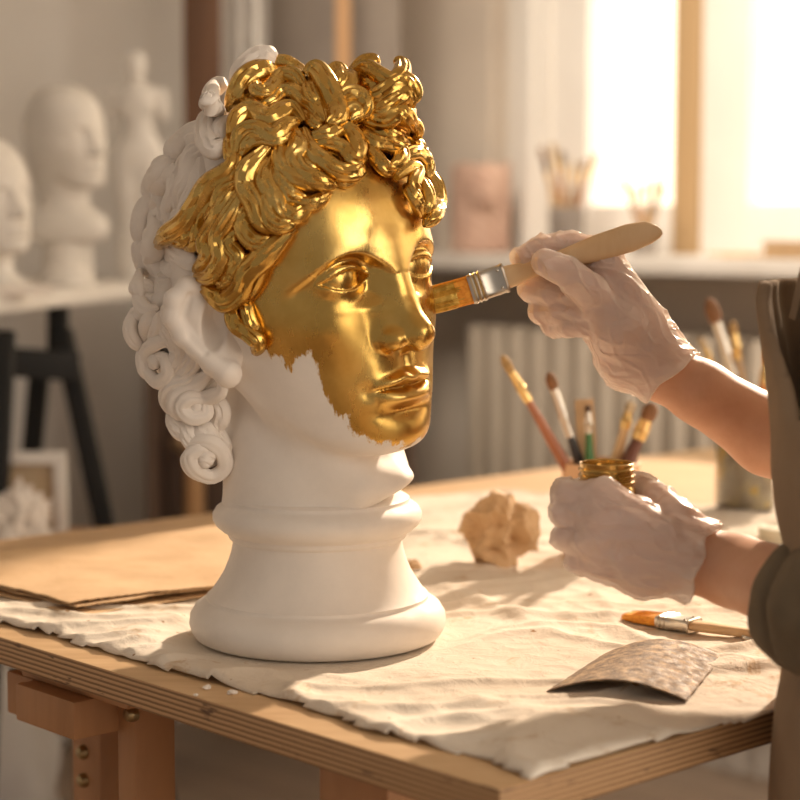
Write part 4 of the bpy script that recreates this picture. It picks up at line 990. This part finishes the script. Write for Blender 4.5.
# ---- jar of gold paint held in the hand
jb = at(606, 552, LY+26*LY/FPX); rj = 30*LY/FPX; jt = at(606, 462, jb.y).z; hj = jt-jb.z
tj = thing('paint_jar', 'small jar of gold paint gripped in the lower gloved hand', 'jar', jb)
M_GOLDW = MAT('liquid_gold_paint', (.78,.50,.13), .22, 1.); M_GOLDW.bump(M_GOLDW.noise(90, 4), .4, .002)
M_GG = MAT('gold_smeared_glass', (.62,.38,.08), .16, .75, coat=.6); M_GG.base(M_GG.ramp(M_GG.noise(60, 4), [(.35,(.42,.23,.04)),(.7,(.78,.50,.14))]))
pr = [(0,0),(rj*.93,0),(rj,.004),(rj,hj-.026),(rj*.98,hj-.022),(rj*.9,hj-.019)]
for k in range(3): z = hj-.018+k*.0052; pr += [(rj*.91,z),(rj*.97,z+.0012),(rj*.97,z+.0026),(rj*.91,z+.0038)]
pr += [(rj*.93,hj-.0012),(rj*.94,hj-.0004),(rj*.91,hj),(rj*.86,hj-.0008),(rj*.85,hj-.004),(rj*.85,hj-.005),(0,hj-.005)]
f = MB(); f.lathe(pr[:-2], jb, 64); f.build('jar_body', M_GG, tj)
f = MB(); f.lathe([(0,hj-.0055),(rj*.84,hj-.0055),(rj*.84,hj-.0035),(0,hj-.0045)], jb, 40); f.build('gold_paint', M_GOLDW, tj)
# ---- wide flat brushes
M_BHW = wood('beech_handle', (.74,.50,.27), (.82,.60,.36), (20,20,3), .38)
M_OR = MAT('orange_bristle', (.85,.30,.03), .45); _v = M_OR.coord((1,1,1))
def flatbrush(label, tip, fer0, fer1, end, wid, th, prof, wmat, Nrm, gold=False):
    """tip of the bristles, start and end of the ferrule, end of the handle"""
    tip, fer0, fer1, end = [Vector(p) for p in (tip, fer0, fer1, end)]
    X = (end-tip).normalized(); Nn = Vector(Nrm); Nn = (Nn-X*Nn.dot(X)).normalized(); W = Nn.cross(X)
    t = thing('flat_paintbrush', label, 'paintbrush', tip)
    def sweep(secs, n=28, sq=3.2):
        f = MB(); v = []; fc = []
        for (c, w, h) in secs:
            for k in range(n):
                a = 2*PI*k/n; ca, sa = math.cos(a), math.sin(a)
                v.append(c + W*(w/2*math.copysign(abs(ca)**(2/sq), ca)) + Nn*(h/2*math.copysign(abs(sa)**(2/sq), sa)))
        for i in range(len(secs)-1):
            for k in range(n): fc.append((i*n+k, i*n+(k+1)%n, (i+1)*n+(k+1)%n, (i+1)*n+k))
        fc.append(tuple(range(n))[::-1]); fc.append(tuple((len(secs)-1)*n+k for k in range(n))); f.add(v, fc); return f
    sweep([(fer1 + (end-fer1)*u + W*o*wid, w*wid, h*th) for u, w, h, o in prof], 28, 2.4).build('handle', wmat, t)
    L = fer1-fer0
    fe = sweep([(fer0+L*u, wid*(1.0+b), th*(1.25+b*3)) for u, b in ((0,.02),(.05,.03),(.10,.09),(.15,.0),(.21,.09),(.27,.0),(.33,.09),(.40,.0),(.90,0),(.95,.06),(1,.02))], 40, 5).build('ferrule', M_STEEL, t)
    for u in (.55, .82):
        for w_ in (-.34, .34):
            if u < .6: continue
            f = MB(); f.lathe([(0,.0012),(.0010,.0009),(.0014,0),(0,0)], fer0+L*u + W*w_*wid*.9 + Nn*th*.63, 12, axis=Nn); f.build('rivet', M_STEEL, fe)
    # bristles: bundle with a ragged end, drawn as many narrow tapering strips merged in one body
    B = fer0-tip; f = MB(); rr = random.Random(5)
    f2 = sweep([(fer0 - B*u, wid*(.96-.05*u), th*(1.0-.35*u)) for u in (-.02,.3,.7,.93)], 32, 4); f.v += f2.v; f.f += f2.f
    for i in range(150):
        o = rr.uniform(-.47,.47); q = rr.uniform(-.45,.45); e = rr.uniform(.93, 1.03)
        f.tube([fer0 + W*o*wid + Nn*q*th, fer0-B*.6 + W*o*wid*.97 + Nn*q*th*.9, fer0-B*e + W*(o*.93+rr.uniform(-.02,.02))*wid + Nn*q*th*.6], [.0007,.0007,.0003], 5)
    br = f.build('bristles', M_OR, t)
    if gold:
        s2 = [(fer0 - B*u, wid*(1.0-.05*u)+g, th*(1.12-.4*u)+g) for u, g in ((.34,-.0008),(.42,.0002),(.6,.0006),(.85,.0006),(1.0,.0),(1.04,-.004))]
        g = sweep(s2, 40, 3.5)
        for i in range(40):
            o = rr.uniform(-.47,.47); sd = rr.choice((-1,1)); e0 = rr.uniform(.15,.4)
            g.tube([fer0-B*e0 + W*o*wid*.97 + Nn*sd*th*.48, fer0-B*.7 + W*o*wid*.95 + Nn*sd*th*.46, fer0-B*rr.uniform(.98,1.06) + W*o*wid*.9 + Nn*sd*th*.3], [.0004,.0011,.0007], 6)
        g.build('gold_paint', M_GPB, t)
    return t
M_GPB = MAT('thick_gold_paint', (.62,.38,.05), .38, .7); M_GPB.base(M_GPB.ramp(M_GPB.noise(120, 4), [(.3,(.38,.20,.02)),(.7,(.80,.52,.12))])); M_GPB.bump(M_GPB.noise(260, 4), .6, .001)
M_OR.base(M_OR.ramp(M_OR.noise(240, 3), [(.3,(.75,.26,.015)),(.7,(1,.46,.05))]))
BYH = RY - 4*RY/FPX
prof_held = [(0,.80,1.0,0),(.06,.76,1.05,0),(.16,.58,1.0,0),(.24,.56,1.0,0),(.40,.70,1.05,.02),(.60,.92,1.0,.03),(.80,.98,.85,.03),(.92,.80,.7,.02),(.98,.45,.5,-.05),(1.0,.18,.3,-.1)]
flatbrush('wide flat brush with a gold-loaded tip held against the cheek of the head', at(430,301,1.692), at(470,290,1.696), at(506,277.5,1.70), at(661,229,BYH), 29/FPX*1.70, .011, prof_held, M_BHW, (0,-1,.12), True)
ZB_ = ZT+.013
prof_lie = [(0,.82,1.0,0),(.08,.72,1.05,0),(.2,.56,1.0,0),(.4,.52,1.0,0),(.7,.7,.95,0),(.93,.72,.8,0),(1.0,.35,.5,0)]
flatbrush('clean flat brush with orange bristles lying on the cloth by the rolled sleeve', P(627,615,ZB_-.002), P(662,620,ZB_), P(695,625.5,ZB_+.001), P(880,652,ZB_), .026, .009, prof_lie, M_BHW, (0,0,1))
# ---- crumpled kraft paper
def paper_ball(c, R_=.036):
    rr = np.random.RandomState(21); bm = bmesh.new(); bmesh.ops.create_icosphere(bm, subdivisions=4, radius=1)
    D_ = rr.randn(34,3); D_ /= np.linalg.norm(D_, axis=1)[:,None]; h_ = rr.uniform(.70,1.05,34)
    for v in bm.verts:                            # a ball of pleats: ridges where two folds meet, valleys at their middles
        p = np.array(v.co); a = D_ @ p; o = np.argsort(-a); d1, d2, d3 = a[o[0]], a[o[1]], a[o[2]]
        edge = max(0, 1-(d1-d2)*4.5); corner = max(0, 1-(d1-d3)*3.2)
        r = .56*h_[o[0]] + .30*edge**1.3 + .36*corner + .05*math.sin(17*float(p @ D_[(o[0]+3) % 34]))
        v.co = Vector(p*r*R_*1.12)
    zm = min(v.co.z for v in bm.verts)*.85
    for v in bm.verts: v.co.z = max(v.co.z, zm)-zm
    me = bpy.data.meshes.new('paper_ball'); bm.to_mesh(me); bm.free(); o = bpy.data.objects.new('paper_ball', me); COL.objects.link(o); me.materials.append(M_KRAFT.m)
    o.location = c; tag(o, 'crumpled ball of brown kraft paper on the cloth', 'paper')
def crumple(name, label, c, R_, seed, mat, cat, squash=.8, n=5):
    rr = np.random.RandomState(seed); bm = bmesh.new(); bmesh.ops.create_icosphere(bm, subdivisions=n, radius=1)
    pl = []
    for k in range(46):
        d = rr.randn(3); d /= np.linalg.norm(d); pl.append((d, rr.uniform(.62, .98)))
    cr = [(rr.randn(3), rr.uniform(0,6)) for _ in range(9)]
    for v in bm.verts:
        p = np.array(v.co); r = 1.15
        for d, o in pl:
            q = p @ d
            if q > .15: r = min(r, o/q)
        for d, o in cr:
            s_ = math.sin(float(p @ d)*4.2+o); r += .10*(1-abs(s_))**3 - .10*max(0, 1-abs(math.cos(float(p@d)*3.1+o*2))*3.5)
        v.co = Vector(p*r*R_); v.co.z *= squash
    zm = min(v.co.z for v in bm.verts)*.82
    for v in bm.verts: v.co.z = max(v.co.z, zm)-zm
    me = bpy.data.meshes.new(name); bm.to_mesh(me); bm.free(); o = bpy.data.objects.new(name, me); COL.objects.link(o); me.materials.append(mat.m)
    o.location = c; tag(o, label, cat); return o
M_KRAFT = MAT('kraft_paper', (.62,.42,.23), .75); M_KRAFT.base(M_KRAFT.ramp(M_KRAFT.noise(10, 6, .6), [(.3,(.54,.34,.17)),(.55,(.64,.43,.24)),(.75,(.70,.49,.29))])); M_KRAFT.bump(M_KRAFT.noise(14, 5, .6, None, .6), .35, .006)
pc_ = onz(501, 566, ZT+.005); paper_ball(pc_)
pc_ = onz(411, 573, ZT+.006); crumple('paper_scrap', 'small orange-brown paper scrap behind the right side of the pedestal', pc_, .012, 4, M_KRAFT, 'paper', .7, 3)
# ---- folded kraft sheets
def sheet(name, label, quad, zf, mat, parent=None, n=60, th=.0012, jag=.003, cat='paper', seed=0):
    q = [np.array(p) for p in quad]; v = []; fc = []
    for i in range(n+1):
        for j in range(n+1):
            u, w = i/n, j/n; p = q[0]*(1-u)*(1-w)+q[1]*u*(1-w)+q[2]*u*w+q[3]*(1-u)*w
            e = jag*(math.sin(u*23+seed)+math.sin(w*31+seed*2)+.6*math.sin(u*71)+.6*math.sin(w*83))*.3
            if w in (0., 1.): p = p + np.array((0,1,0))*e
            if u in (0., 1.): p = p + np.array((1,0,0))*e
            v.append((p[0], p[1], zf(u, w, p)))
    for i in range(n):
        for j in range(n): fc.append((i*(n+1)+j, (i+1)*(n+1)+j, (i+1)*(n+1)+j+1, i*(n+1)+j+1))
    o = mk(name, v, fc, mat, parent); fixn(o)
    m = o.modifiers.new('Solidify', 'SOLIDIFY'); m.thickness = th; m.offset = 1
    if label: tag(o, label, cat)
    return o
zt = ZT+.020
kq = [onz(-160,560,zt), onz(68,602,zt), onz(250,583,zt), onz(232,522,zt), ]
kq = [tuple(onz(-150,556,zt))[:2], tuple(onz(68,602,zt))[:2], tuple(onz(262,584,zt))[:2], tuple(onz(240,520,zt))[:2]]
# corners: (left, front) (front corner) (right) (far right); far left follows as a quad
far_l = tuple(onz(-100,572-8,zt))[:2]
K0 = onz(-40, 578, zt); K1 = onz(68, 601, zt); K2 = onz(262, 583, zt); K3 = onz(232, 521, zt); K4 = onz(-30, 558, zt)
topq = [K0[:2], K1[:2], K2[:2], K3[:2]]
def poly_sheet(name, label, pts, z0, mat, amp, seed, parent=None, n=90, th=.0011, droop=.0, cat='paper'):
    A = np.array([tuple(p)[:2] for p in pts]); lo, hi = A.min(0)-.01, A.max(0)+.01
    gx, gy = np.meshgrid(np.linspace(lo[0],hi[0],n*2), np.linspace(lo[1],hi[1],n*2), indexing='ij')
    s_ = poly_in(np.stack([gx.ravel(), gy.ravel()],1), [tuple(a) for a in A]).reshape(gx.shape) + (vnoise(gx,gy,.03,seed)-.5)*.006
    z = z0 + amp*(vnoise(gx,gy,.11,seed+1)-.5) + amp*.5*(vnoise(gx,gy,.04,seed+2)-.5) + droop*(gx-lo[0])
    k = s_ > 0; I = -np.ones(k.shape, int); I[k] = np.arange(k.sum()); V = np.stack([gx[k],gy[k],z[k]],1)
    q = np.stack([I[:-1,:-1],I[1:,:-1],I[1:,1:],I[:-1,1:]],-1).reshape(-1,4); q = q[(q>=0).all(1)]
    o = mk(name, V, q, mat, parent); fixn(o); m = o.modifiers.new('Solidify','SOLIDIFY'); m.thickness = th; m.offset = 1
    if label: tag(o, label, cat)
    return o
kp = thing('folded_paper', 'large folded sheet of brown kraft paper on the bench left of the pedestal', 'paper', (K1.x, K1.y, ZT+.008))
zl = ZT+.0095
poly_sheet('lower_flap', None, [onz(-160,572,zl), onz(-60,608-12,zl), onz(0,596,zl), onz(78,617,zl), onz(240,590,zl), onz(225,540,zl), onz(-40,562,zl)], zl, M_KRAFT, .002, 21, kp)
poly_sheet('middle_flap', None, [onz(-150,560,zl+.005), onz(0,588,zl+.005), onz(74,608,zl+.005), onz(236,585,zl+.005), onz(225,530,zl+.005), onz(-40,556,zl+.005)], zl+.0045, M_KRAFT, .002, 25, kp)
poly_sheet('upper_flap', None, [onz(-150,548,zt), onz(0,583,zt), onz(68,601,zt), onz(150,590,zt), onz(243,582,zt), onz(232,521,zt), onz(120,536,zt), onz(0,555,zt)], zt-.002, M_KRAFT, .004, 23, kp, droop=-.002)
# ---- curled sandpaper
M_SAND = MAT('sandpaper_grit', (.20,.15,.11), .55); M_SAND.base(M_SAND.ramp(M_SAND.noise(90, 6, .8), [(.36,(.11,.07,.04)),(.5,(.27,.18,.11)),(.62,(.55,.38,.22))])); M_SAND.bump(M_SAND.noise(700, 3), 1., .0008); M_SAND.ro(M_SAND.grey(M_SAND.noise(120, 4), .6, .85))
zs = ZT+.006; a_, b_, c_, d_ = [np.array(onz(x, y, zs)) for x, y in ((547,692),(602,661),(722,662),(686,703))]
def sand_z(u, w, p): return zs + .0135*math.sin(PI*min(1, max(0, u*.98)))**.9*(1+.25*w) + .004*w*(1-u) + .003*(u**3)*w
o = sheet('sandpaper', 'curled piece of dark grey-brown sandpaper lying on the cloth', [a_, d_, c_, b_], sand_z, M_SAND, None, 50, .0009, .0012, 'sandpaper')
# ---- plaster chips on the board edge
for i, (px, py, r) in enumerate(((207,689,.004),(232,694,.005),(196,696,.0025),(540,697,.002))):
    cpt = onz(px, py, ZT+.0005); crumple('plaster_chip', ('tiny white plaster chip on the bench edge below the pedestal, middle of three', 'tiny white plaster chip on the bench edge, rightmost and largest of three', 'tiny white plaster chip on the bench edge, leftmost and smallest of three', 'tiny white speck of plaster on the cloth left of the sandpaper')[i], cpt, r, 30+i, PLASTER, 'plaster chip', .5, 2)['group'] = 'plaster chips on the bench'

# ================================================================== BACKGROUND, LEFT
M_BLACK = mottled('black_metal', (.004,.004,.004), (.007,.007,.007), 20, .7, 0)
M_WHITE_TOP = mottled('white_board', (.72,.68,.63), (.78,.74,.69), 8, .5, .1)
M_STATUE = mottled('old_plaster', (.66,.62,.57), (.76,.72,.67), 12, .75, .2, 40)
ztop = ZC-.119; e1 = onz(160, 281, ztop); e0 = Vector((e1.x-.16, e1.y-.72, ztop)); ed = (e1-e0); ed.z = 0; ed.normalize(); eo = Vector((-ed.y, ed.x, 0))
e1 = e1 + ed*.22
dsk = thing('trestle_desk', 'white-topped desk on black trestle legs carrying the plaster casts', 'desk', ((e0.x+e1.x)/2+eo.x*.35, (e0.y+e1.y)/2+eo.y*.35, 0))
f = MB(); c = (e0+e1)/2 - ed*.1 + eo*.21; Lr = (e1-e0).length+.2
RD = Matrix((ed, eo, Vector((0,0,1)))).transposed()
f.box((c.x, c.y, ztop-.014), (Lr, .42, .028), RD, .003); f.build('desk_top', M_WHITE_TOP, dsk)
def dk(a, b, z): p = e1 - ed*a + eo*b; return Vector((p.x, p.y, z))
def onl(px, py, Y): return at(px, py, Y)
for (A, B) in (((58,300,3.35),(58,372,3.30)),((62,330,3.30),(112,560,3.24)),((40,365,3.36),(22,560,3.40)),((4,330,3.0),(-6,560,2.96))):
    a = onl(*A); b = onl(*B); a.z = min(a.z, ztop-.029)
    if B[1] > 500: 
        d = (b-a).normalized(); b = a + d*((a.z-.0)/-d.z)
    f = MB(); f.bar(a, b, .034, .03, .003, up=(0,1,0)); f.build('leg', M_BLACK, dsk)
f = MB(); f.bar(onl(-60,356,3.2), onl(78,367,3.27), .035, .05, .003); f.build('crossbar', M_BLACK, dsk)
# plaster casts on the desk
def coarse_head(x, y, z, org, s, yaw=0.):
    """head in view-like coordinates turned about the vertical"""
    X = (x-org[0])/s; T = -(y-org[1])/s; Z = (z-org[2])/s
    c, n = math.cos(yaw), math.sin(yaw); X, T = c*X+n*T, -n*X+c*T
    l, f_, u = to_face(X, T, Z); d = smin(face_lfu(l, f_, u), skull_lfu(l, f_, u, 2), 10)
    return d, X, T, Z
def bust_cast(px, py, Y, hpx, label, yaw=0., square=False, base_px=None):
    s = hpx/330*Y/FPX; org = at(px, py, Y); zb_ = ztop+.0005; hb = (org.z-zb_)/s
    def fn(x, y, z):
        d, X, T, Z = coarse_head(x, y, z, org, s, yaw)
        d = smin(d, cone(X, T, Z, (-5,-10,-120), (5,-10,-230), 62, 70), 20)
        sh = ell(X, T, Z, (0,-5,-300), (150,90,85)); sh = smax(sh, -(Z+345), 12); d = smin(d, sh, 30)
        so = np.maximum(np.sqrt(X*X+T*T)-(62+26*np.clip((-Z-(hb-70))/40,0,1)), -(Z+hb)); so = np.maximum(so, Z+320); d = smin(d, so, 14)
        d += 3*np.sin(l_(X)*.11)*0
        return (d*s).astype(np.float32)
    l_ = lambda q: q
    v, f = surface_nets(fn, (org.x-190*s, org.y-190*s, zb_-.004), (org.x+190*s, org.y+190*s, org.z+180*s), 6.5*s, 1)
    o = mk('plaster_cast', v, f, M_STATUE, None); fixn(o); tag(o, label, 'sculpture'); return o
bust_cast(62, 136, 3.42, 100, 'white plaster head-and-shoulders bust facing right on the desk, left of the big head', -.1)
b2 = bust_cast(-18, 195, 3.12, 112, 'white plaster bust cut off by the left border of the photo', -.1)
# standing torso
sT = 3.82/FPX; oT = at(138, 172, 3.82); hbT = (oT.z-ztop)/sT
def torso_cast(x, y, z):
    X = (x-oT.x)/sT; T = -(y-oT.y)/sT; Z = (z-oT.z)/sT
    d = ell(X,T,Z,(-1,0,104),(11,12,15)); d = smin(d, cone(X,T,Z,(-1,0,95),(0,0,80),6,8),3)
    d = smin(d, ell(X,T,Z,(0,0,72),(25,13,14)),4); d = smin(d, cone(X,T,Z,(0,0,70),(1,0,40),18,15),6)
    d = smin(d, ell(X,T,Z,(9,10,62),(8,7,8)),3); d = smin(d, ell(X,T,Z,(-9,10,62),(8,7,8)),3)
    d = smin(d, ell(X,T,Z,(1,0,14),(27,17,26)),8); d = smin(d, cone(X,T,Z,(-10,0,6),(-8,2,-60),15,10),5); d = smin(d, cone(X,T,Z,(12,0,6),(8,5,-60),15,10),5)
    d = smin(d, cone(X,T,Z,(-23,0,76),(-27,-2,52),7.5,6),3); d = smin(d, cone(X,T,Z,(23,0,76),(26,-2,56),7.5,6),3)
    bs = np.maximum(np.sqrt(X*X+T*T)-24, np.maximum(-(Z+hbT), Z+60)); d = smin(d, bs, 5)
    return (d*sT).astype(np.float32)
v, f = surface_nets(torso_cast, (oT.x-38*sT,oT.y-34*sT,ztop-.004), (oT.x+38*sT,oT.y+34*sT,oT.z+124*sT), 2.2*sT, 1)
o = mk('figure_cast', v, f, M_STATUE); fixn(o); tag(o, 'small white plaster standing female torso on the desk', 'sculpture')
# little things on the desk
f = MB(); c = onz(22, 292, ztop+.004); f.box((c.x, c.y, ztop+.0075), (.09,.06,.014), Matrix.Rotation(.3,3,'Z'), .002); tag(f.build('plaster_slab', PLASTER), 'flat white plaster slab at the near edge of the desk', 'slab')
c = onz(61, 281, ztop+.004); c.z = ztop; crumple('clay_lump', 'small reddish clay lump on the desk beside the slab', c, .011, 9, mottled('red_clay', (.45,.25,.18), (.5,.3,.2)), 'clay', .6, 3)
# framed relief and plaster lump on a low stand under the desk
st = onl(20, 560, 2.95); sz_ = onl(20, 548, 2.95).z
f = MB(); stn = thing('low_stand', 'low wooden stand hidden behind the bench corner', 'stand', (st.x, st.y, 0))
f.box((st.x-.06, st.y+.02, sz_-.015), (.42,.36,.03), None, .003); f.build('stand_top', M_PINE, stn)
for dx in (-.24, .12):
    for dy in (-.13, .17):
        f = MB(); f.bar((st.x+dx, st.y+dy, 0), (st.x+dx, st.y+dy, sz_-.031), .03, .03, .002); f.build('leg', M_PINE, stn)
fr = thing('picture_frame', 'pale wooden frame with a beige panel leaning under the white desk', 'picture frame', (st.x-.05, st.y+.05, sz_))
yF = 3.0; x0, x1 = onl(-60,450,yF).x, onl(66,450,yF).x; ztp = onl(0,452,yF).z; zbt = sz_+.001; wv = .019
for nm, cc2, sz2 in (('rail', ((x0+x1)/2, yF, ztp-wv/2), (x1-x0, .022, wv)), ('rail', ((x0+x1)/2, yF, zbt+wv/2), (x1-x0, .022, wv)), ('stile', (x0+wv/2, yF, (ztp+zbt)/2), (wv, .022, ztp-zbt-2*wv)), ('stile', (x1-wv/2, yF, (ztp+zbt)/2), (wv, .022, ztp-zbt-2*wv))):
    f = MB(); f.box(cc2, sz2, None, .002); f.build(nm, M_WHITE_TOP, fr)
f = MB(); f.box(((x0+x1)/2, yF+.004, (ztp+zbt)/2), (x1-x0-2*wv, .006, ztp-zbt-2*wv), None, 0); f.build('panel', mottled('beige_panel', (.50,.38,.24), (.56,.43,.28), 6, .8), fr)
c = onl(16, 548, 2.86); crumple('plaster_lump', 'rough white plaster lump in front of the pale frame', (c.x, c.y, sz_), .058, 17, PLASTER, 'plaster', .95, 5)
# easel: dark timber mast, pale pole
M_DARKW = wood('dark_timber', (.11,.05,.022), (.17,.08,.038), (6,6,1), .55)
M_LIGHTW = wood('honey_timber', (.48,.26,.11), (.58,.34,.16), (6,6,1), .5)
es = thing('timber_post', 'tall dark brown timber post against the grey wall behind the head', 'post', onl(205,400,3.95)*1.0)
es.location.z = 0
def post(px0, px1, Y, z0, z1, mat, parent, name='post', d=.04):
    a = onl(px0, 200, Y).x; b = onl(px1, 200, Y).x; f = MB(); f.box(((a+b)/2, Y, (z0+z1)/2), (b-a, d, z1-z0), None, .003); return f.build(name, mat, parent)
es.location.z = at(190,292,3.9).z+.017; post(186, 222, 3.95, at(190,292,3.9).z+.017, 2.3, M_DARKW, es, 'shaft')
pl = thing('pole', 'thin honey-coloured wooden pole standing behind the top of the curls', 'pole', (onl(343,0,4.1).x, 4.1, 0)); post(336, 351, 4.1, 0, 1.8, M_LIGHTW, pl, 'shaft', .03)
# dark open console behind the head
a = onl(139,0,3.85).x; b = onl(415,0,3.85).x; zc_ = onl(190,292,3.85).z; zsh = onl(190,600,3.85).z
bd = thing('dark_console', 'dark brown open-fronted console on end legs behind the head', 'cabinet', ((a+b)/2, 3.95, 0))
M_CAB = wood('cabinet_walnut', (.09,.052,.035), (.14,.085,.055), (3,3,1), .6)
f = MB(); f.box(((a+b)/2, 4.065, (zc_+zsh)/2), (b-a-.04, .012, zc_-zsh-.02), None, 0); f.build('back_panel', M_CAB, bd)
for xx in (a+.01, b-.01):
    f = MB(); f.box((xx, 3.965, zc_/2), (.02, .21, zc_), None, .003); f.build('side_panel', M_CAB, bd)
f = MB(); f.box(((a+b)/2, 3.965, zsh-.01), (b-a-.042, .19, .02), None, .002); f.build('shelf', M_CAB, bd)
f = MB(); f.box(((a+b)/2, 3.96, zc_+.008), (b-a+.03, .24, .016), None, .003); f.build('console_top', M_CAB, bd)
zse = onl(190,438,3.93).z; sx = onl(189,0,3.93).x
stl = thing('modelling_stand', 'small wooden stand with a pale round top on the dark console shelf', 'stand', (sx, 3.93, zsh)); f = MB(); f.lathe([(0,-.02),(.042,-.02),(.046,-.016),(.046,-.004),(.043,0),(0,0)], (sx,3.93,zse), 40); f.build('round_top', HW['tan'], stl)
f = MB(); f.lathe([(0,.0),(.034,.0),(.034,.012),(.022,.02),(.021,zse-zsh-.04),(.027,zse-zsh-.021),(0,zse-zsh-.021)], (sx,3.93,zsh+.001), 32); f.build('stem', M_LIGHTW, stl)
# hanging white cloth
def drape(px0, px1, Y, z0, z1, mat, name, label, cat='cloth', amp=.02, fr_=7):
    a = onl(px0,100,Y).x; b = onl(px1,100,Y).x; v = []; fc = []; n, m_ = 60, 30
    for i in range(n+1):
        for j in range(m_+1):
            u, w = i/n, j/m_; x = a+(b-a)*u; v.append((x, Y + amp*math.sin(u*fr_*2.2+.6*math.sin(w*3))*(.6+.4*w), z1+(z0-z1)*w))
    for i in range(n):
        for j in range(m_): fc.append((i*(m_+1)+j, (i+1)*(m_+1)+j, (i+1)*(m_+1)+j+1, i*(m_+1)+j+1))
    o = mk(name, v, fc, mat); fixn(o); mm = o.modifiers.new('Solidify','SOLIDIFY'); mm.thickness = .002; tag(o, label, cat); return o
M_LINEN = mottled('white_linen', (.62,.59,.56), (.70,.67,.63), 6, .9, .2)
drape(230, 268, 4.0, ZC-.03, 2.2, M_LINEN, 'hanging_cloth', 'pale cloth hanging beside the dark timber post')
cv = thing('canvas_board', 'large grey-brown canvas standing against the wall behind the curls', 'canvas', (onl(300,0,4.2).x, 4.2, 0))
a = onl(266,0,4.25).x; b = onl(400,0,4.25).x; f = MB(); f.box(((a+b)/2, 4.25, 1.1), (b-a, .03, 2.2), None, .002); f.build('canvas_face', mottled('taupe_canvas', (.26,.22,.19), (.32,.28,.24), 4, .9), cv)
# white dust sheet heap on the floor, far left
def heap(x, y, z):
    d = ell(x,y,z,(-.79,3.35,.10),(.17,.17,.30)) ; d = smin(d, ell(x,y,z,(-.90,3.5,.1),(.2,.2,.2)),.08) + .02*np.sin(x*26+np.sin(y*14)*2)*np.cos(z*17+y*9)
    return np.maximum(d, .003-z).astype(np.float32)
v, f = surface_nets(heap, (-1.2,3.05,-.02), (-.5,3.8,.5), .02, 1)
o = mk('dust_sheet', v, f, M_LINEN); fixn(o); tag(o, 'heap of white dust sheet on the floor under the desk', 'cloth')

# ================================================================== ON THE WINDOW SILL
def sill(px, d): # point on the sill, d from the wall
    t_ = tw(px, d); return wp(t_, d, ZS)
M_PINK = mottled('pink_terracotta', (.48,.31,.24), (.62,.43,.34), 14, .85, .5, 30, .008)
c = sill(480, .10); sW = c.y/FPX
def clay_head(x, y, z):
    X = (x-c.x)/sW; T = -(y-c.y)/sW; Z = (z-ZS)/sW
    q = np.sqrt((X/31)**2+(T/30)**2); d = np.maximum((q-1)*30, np.maximum(-Z, Z-88-2*np.sin(X*.3)))
    d = smax(d, np.maximum((q-1)*30, Z-90), 6)
    d = smin(d, ell(X,T,Z,(2,26,62),(16,12,22)), 5); d = smin(d, cone(X,T,Z,(4,36,64),(5,40,52),4,5), 4)
    d = smax(d, -ell(X,T,Z,(-5,39,66),(5,4,4)), 2); d = smax(d, -ell(X,T,Z,(13,37,66),(5,4,4)), 2); d = smax(d, -ell(X,T,Z,(5,40,43),(7,3,2)), 2)
    d = d + 1.2*np.sin(X*.35+Z*.22)*np.cos(Z*.31-T*.2); return (np.maximum(d, -Z)*sW).astype(np.float32)
v, f = surface_nets(clay_head, (c.x-40*sW,c.y-48*sW,ZS-.004), (c.x+40*sW,c.y+40*sW,ZS+100*sW), 2.2*sW, 1)
o = mk('clay_head', v, f, M_PINK); fixn(o); tag(o, 'pinkish terracotta block carved with a face on the window sill', 'sculpture'); o.name = 'carved_block'
def _ordinal(xs, x):
    k = sorted(xs).index(x); n = len(xs); w = ('leftmost', 'second from the left', 'third from the left', 'fourth from the left')
    if k == n-1: return 'rightmost of them'
    if k == n-2: return 'second from the right'
    if k == n-3 and n > 5: return 'third from the right'
    return w[k] if k else 'leftmost of them'
M_JDARK = mottled('grey_glazed_jar', (.20,.17,.15), (.34,.30,.27), 20, .3, .1)
for (px, wpx, hpx_, nm, tips, d_) in ((566, 17, 46, 'dark glazed jar', ((540,146),(552,142),(562,150),(575,160),(586,158),(598,152),(545,158)), .10), (643, 13, 26, 'small dark jar', ((622,178),(634,186),(646,182),(658,176),(664,184)), .10)):
    c = sill(px, d_); s_ = c.y/FPX
    cup('brush_jar', nm+' of brushes on the window sill', c, wpx*s_, hpx_*s_, M_JDARK, 'jar', .003, 1.1)
    for k, (tx, ty) in enumerate(tips):
        a = c + Vector(((-.45+.15*k)*wpx*s_*-.8, (.006 if k % 2 else -.006), .008)); b = at(tx, ty, c.y + (.03 if k % 2 else -.02))
        brush('paintbrush', 'thin blurred brush in the %s on the sill, %s' % (nm, _ordinal([q[0] for q in tips], tx)), a, b, HW[('tan','redbrown','pine','dark')[k % 4]], M_BRASS, BR[('brown','tan','dark','pale')[k % 4]], .0042, .0075, .12, .14, group='brushes in the '+nm)
c = sill(738, .18); t = thing('paint_palette', 'flat brown palette lying on the window sill', 'palette', c); f = MB(); f.box(c+Vector((0,0,.006)), (.11,.07,.010), RW, .004); f.build('board', HW['pine'], t)
c = sill(705, .20); f = MB(); f.box(c+Vector((0,0,.003)), (.09,.06,.004), RW, .001); tag(f.build('paper_sheet', M_WHITE_TOP), 'white paper lying left of the palette on the sill', 'paper')
c = sill(792, .18); t = thing('wooden_box', 'small tan box at the right end of the sill', 'box', c); f = MB(); f.box(c+Vector((0,0,.014)), (.09,.07,.026), RW, .003); f.build('box_body', HW['tan'], t); f = MB(); f.box(c+Vector((0,0,.031)), (.094,.074,.007), RW, .002); f.build('lid', HW['tan'], t)
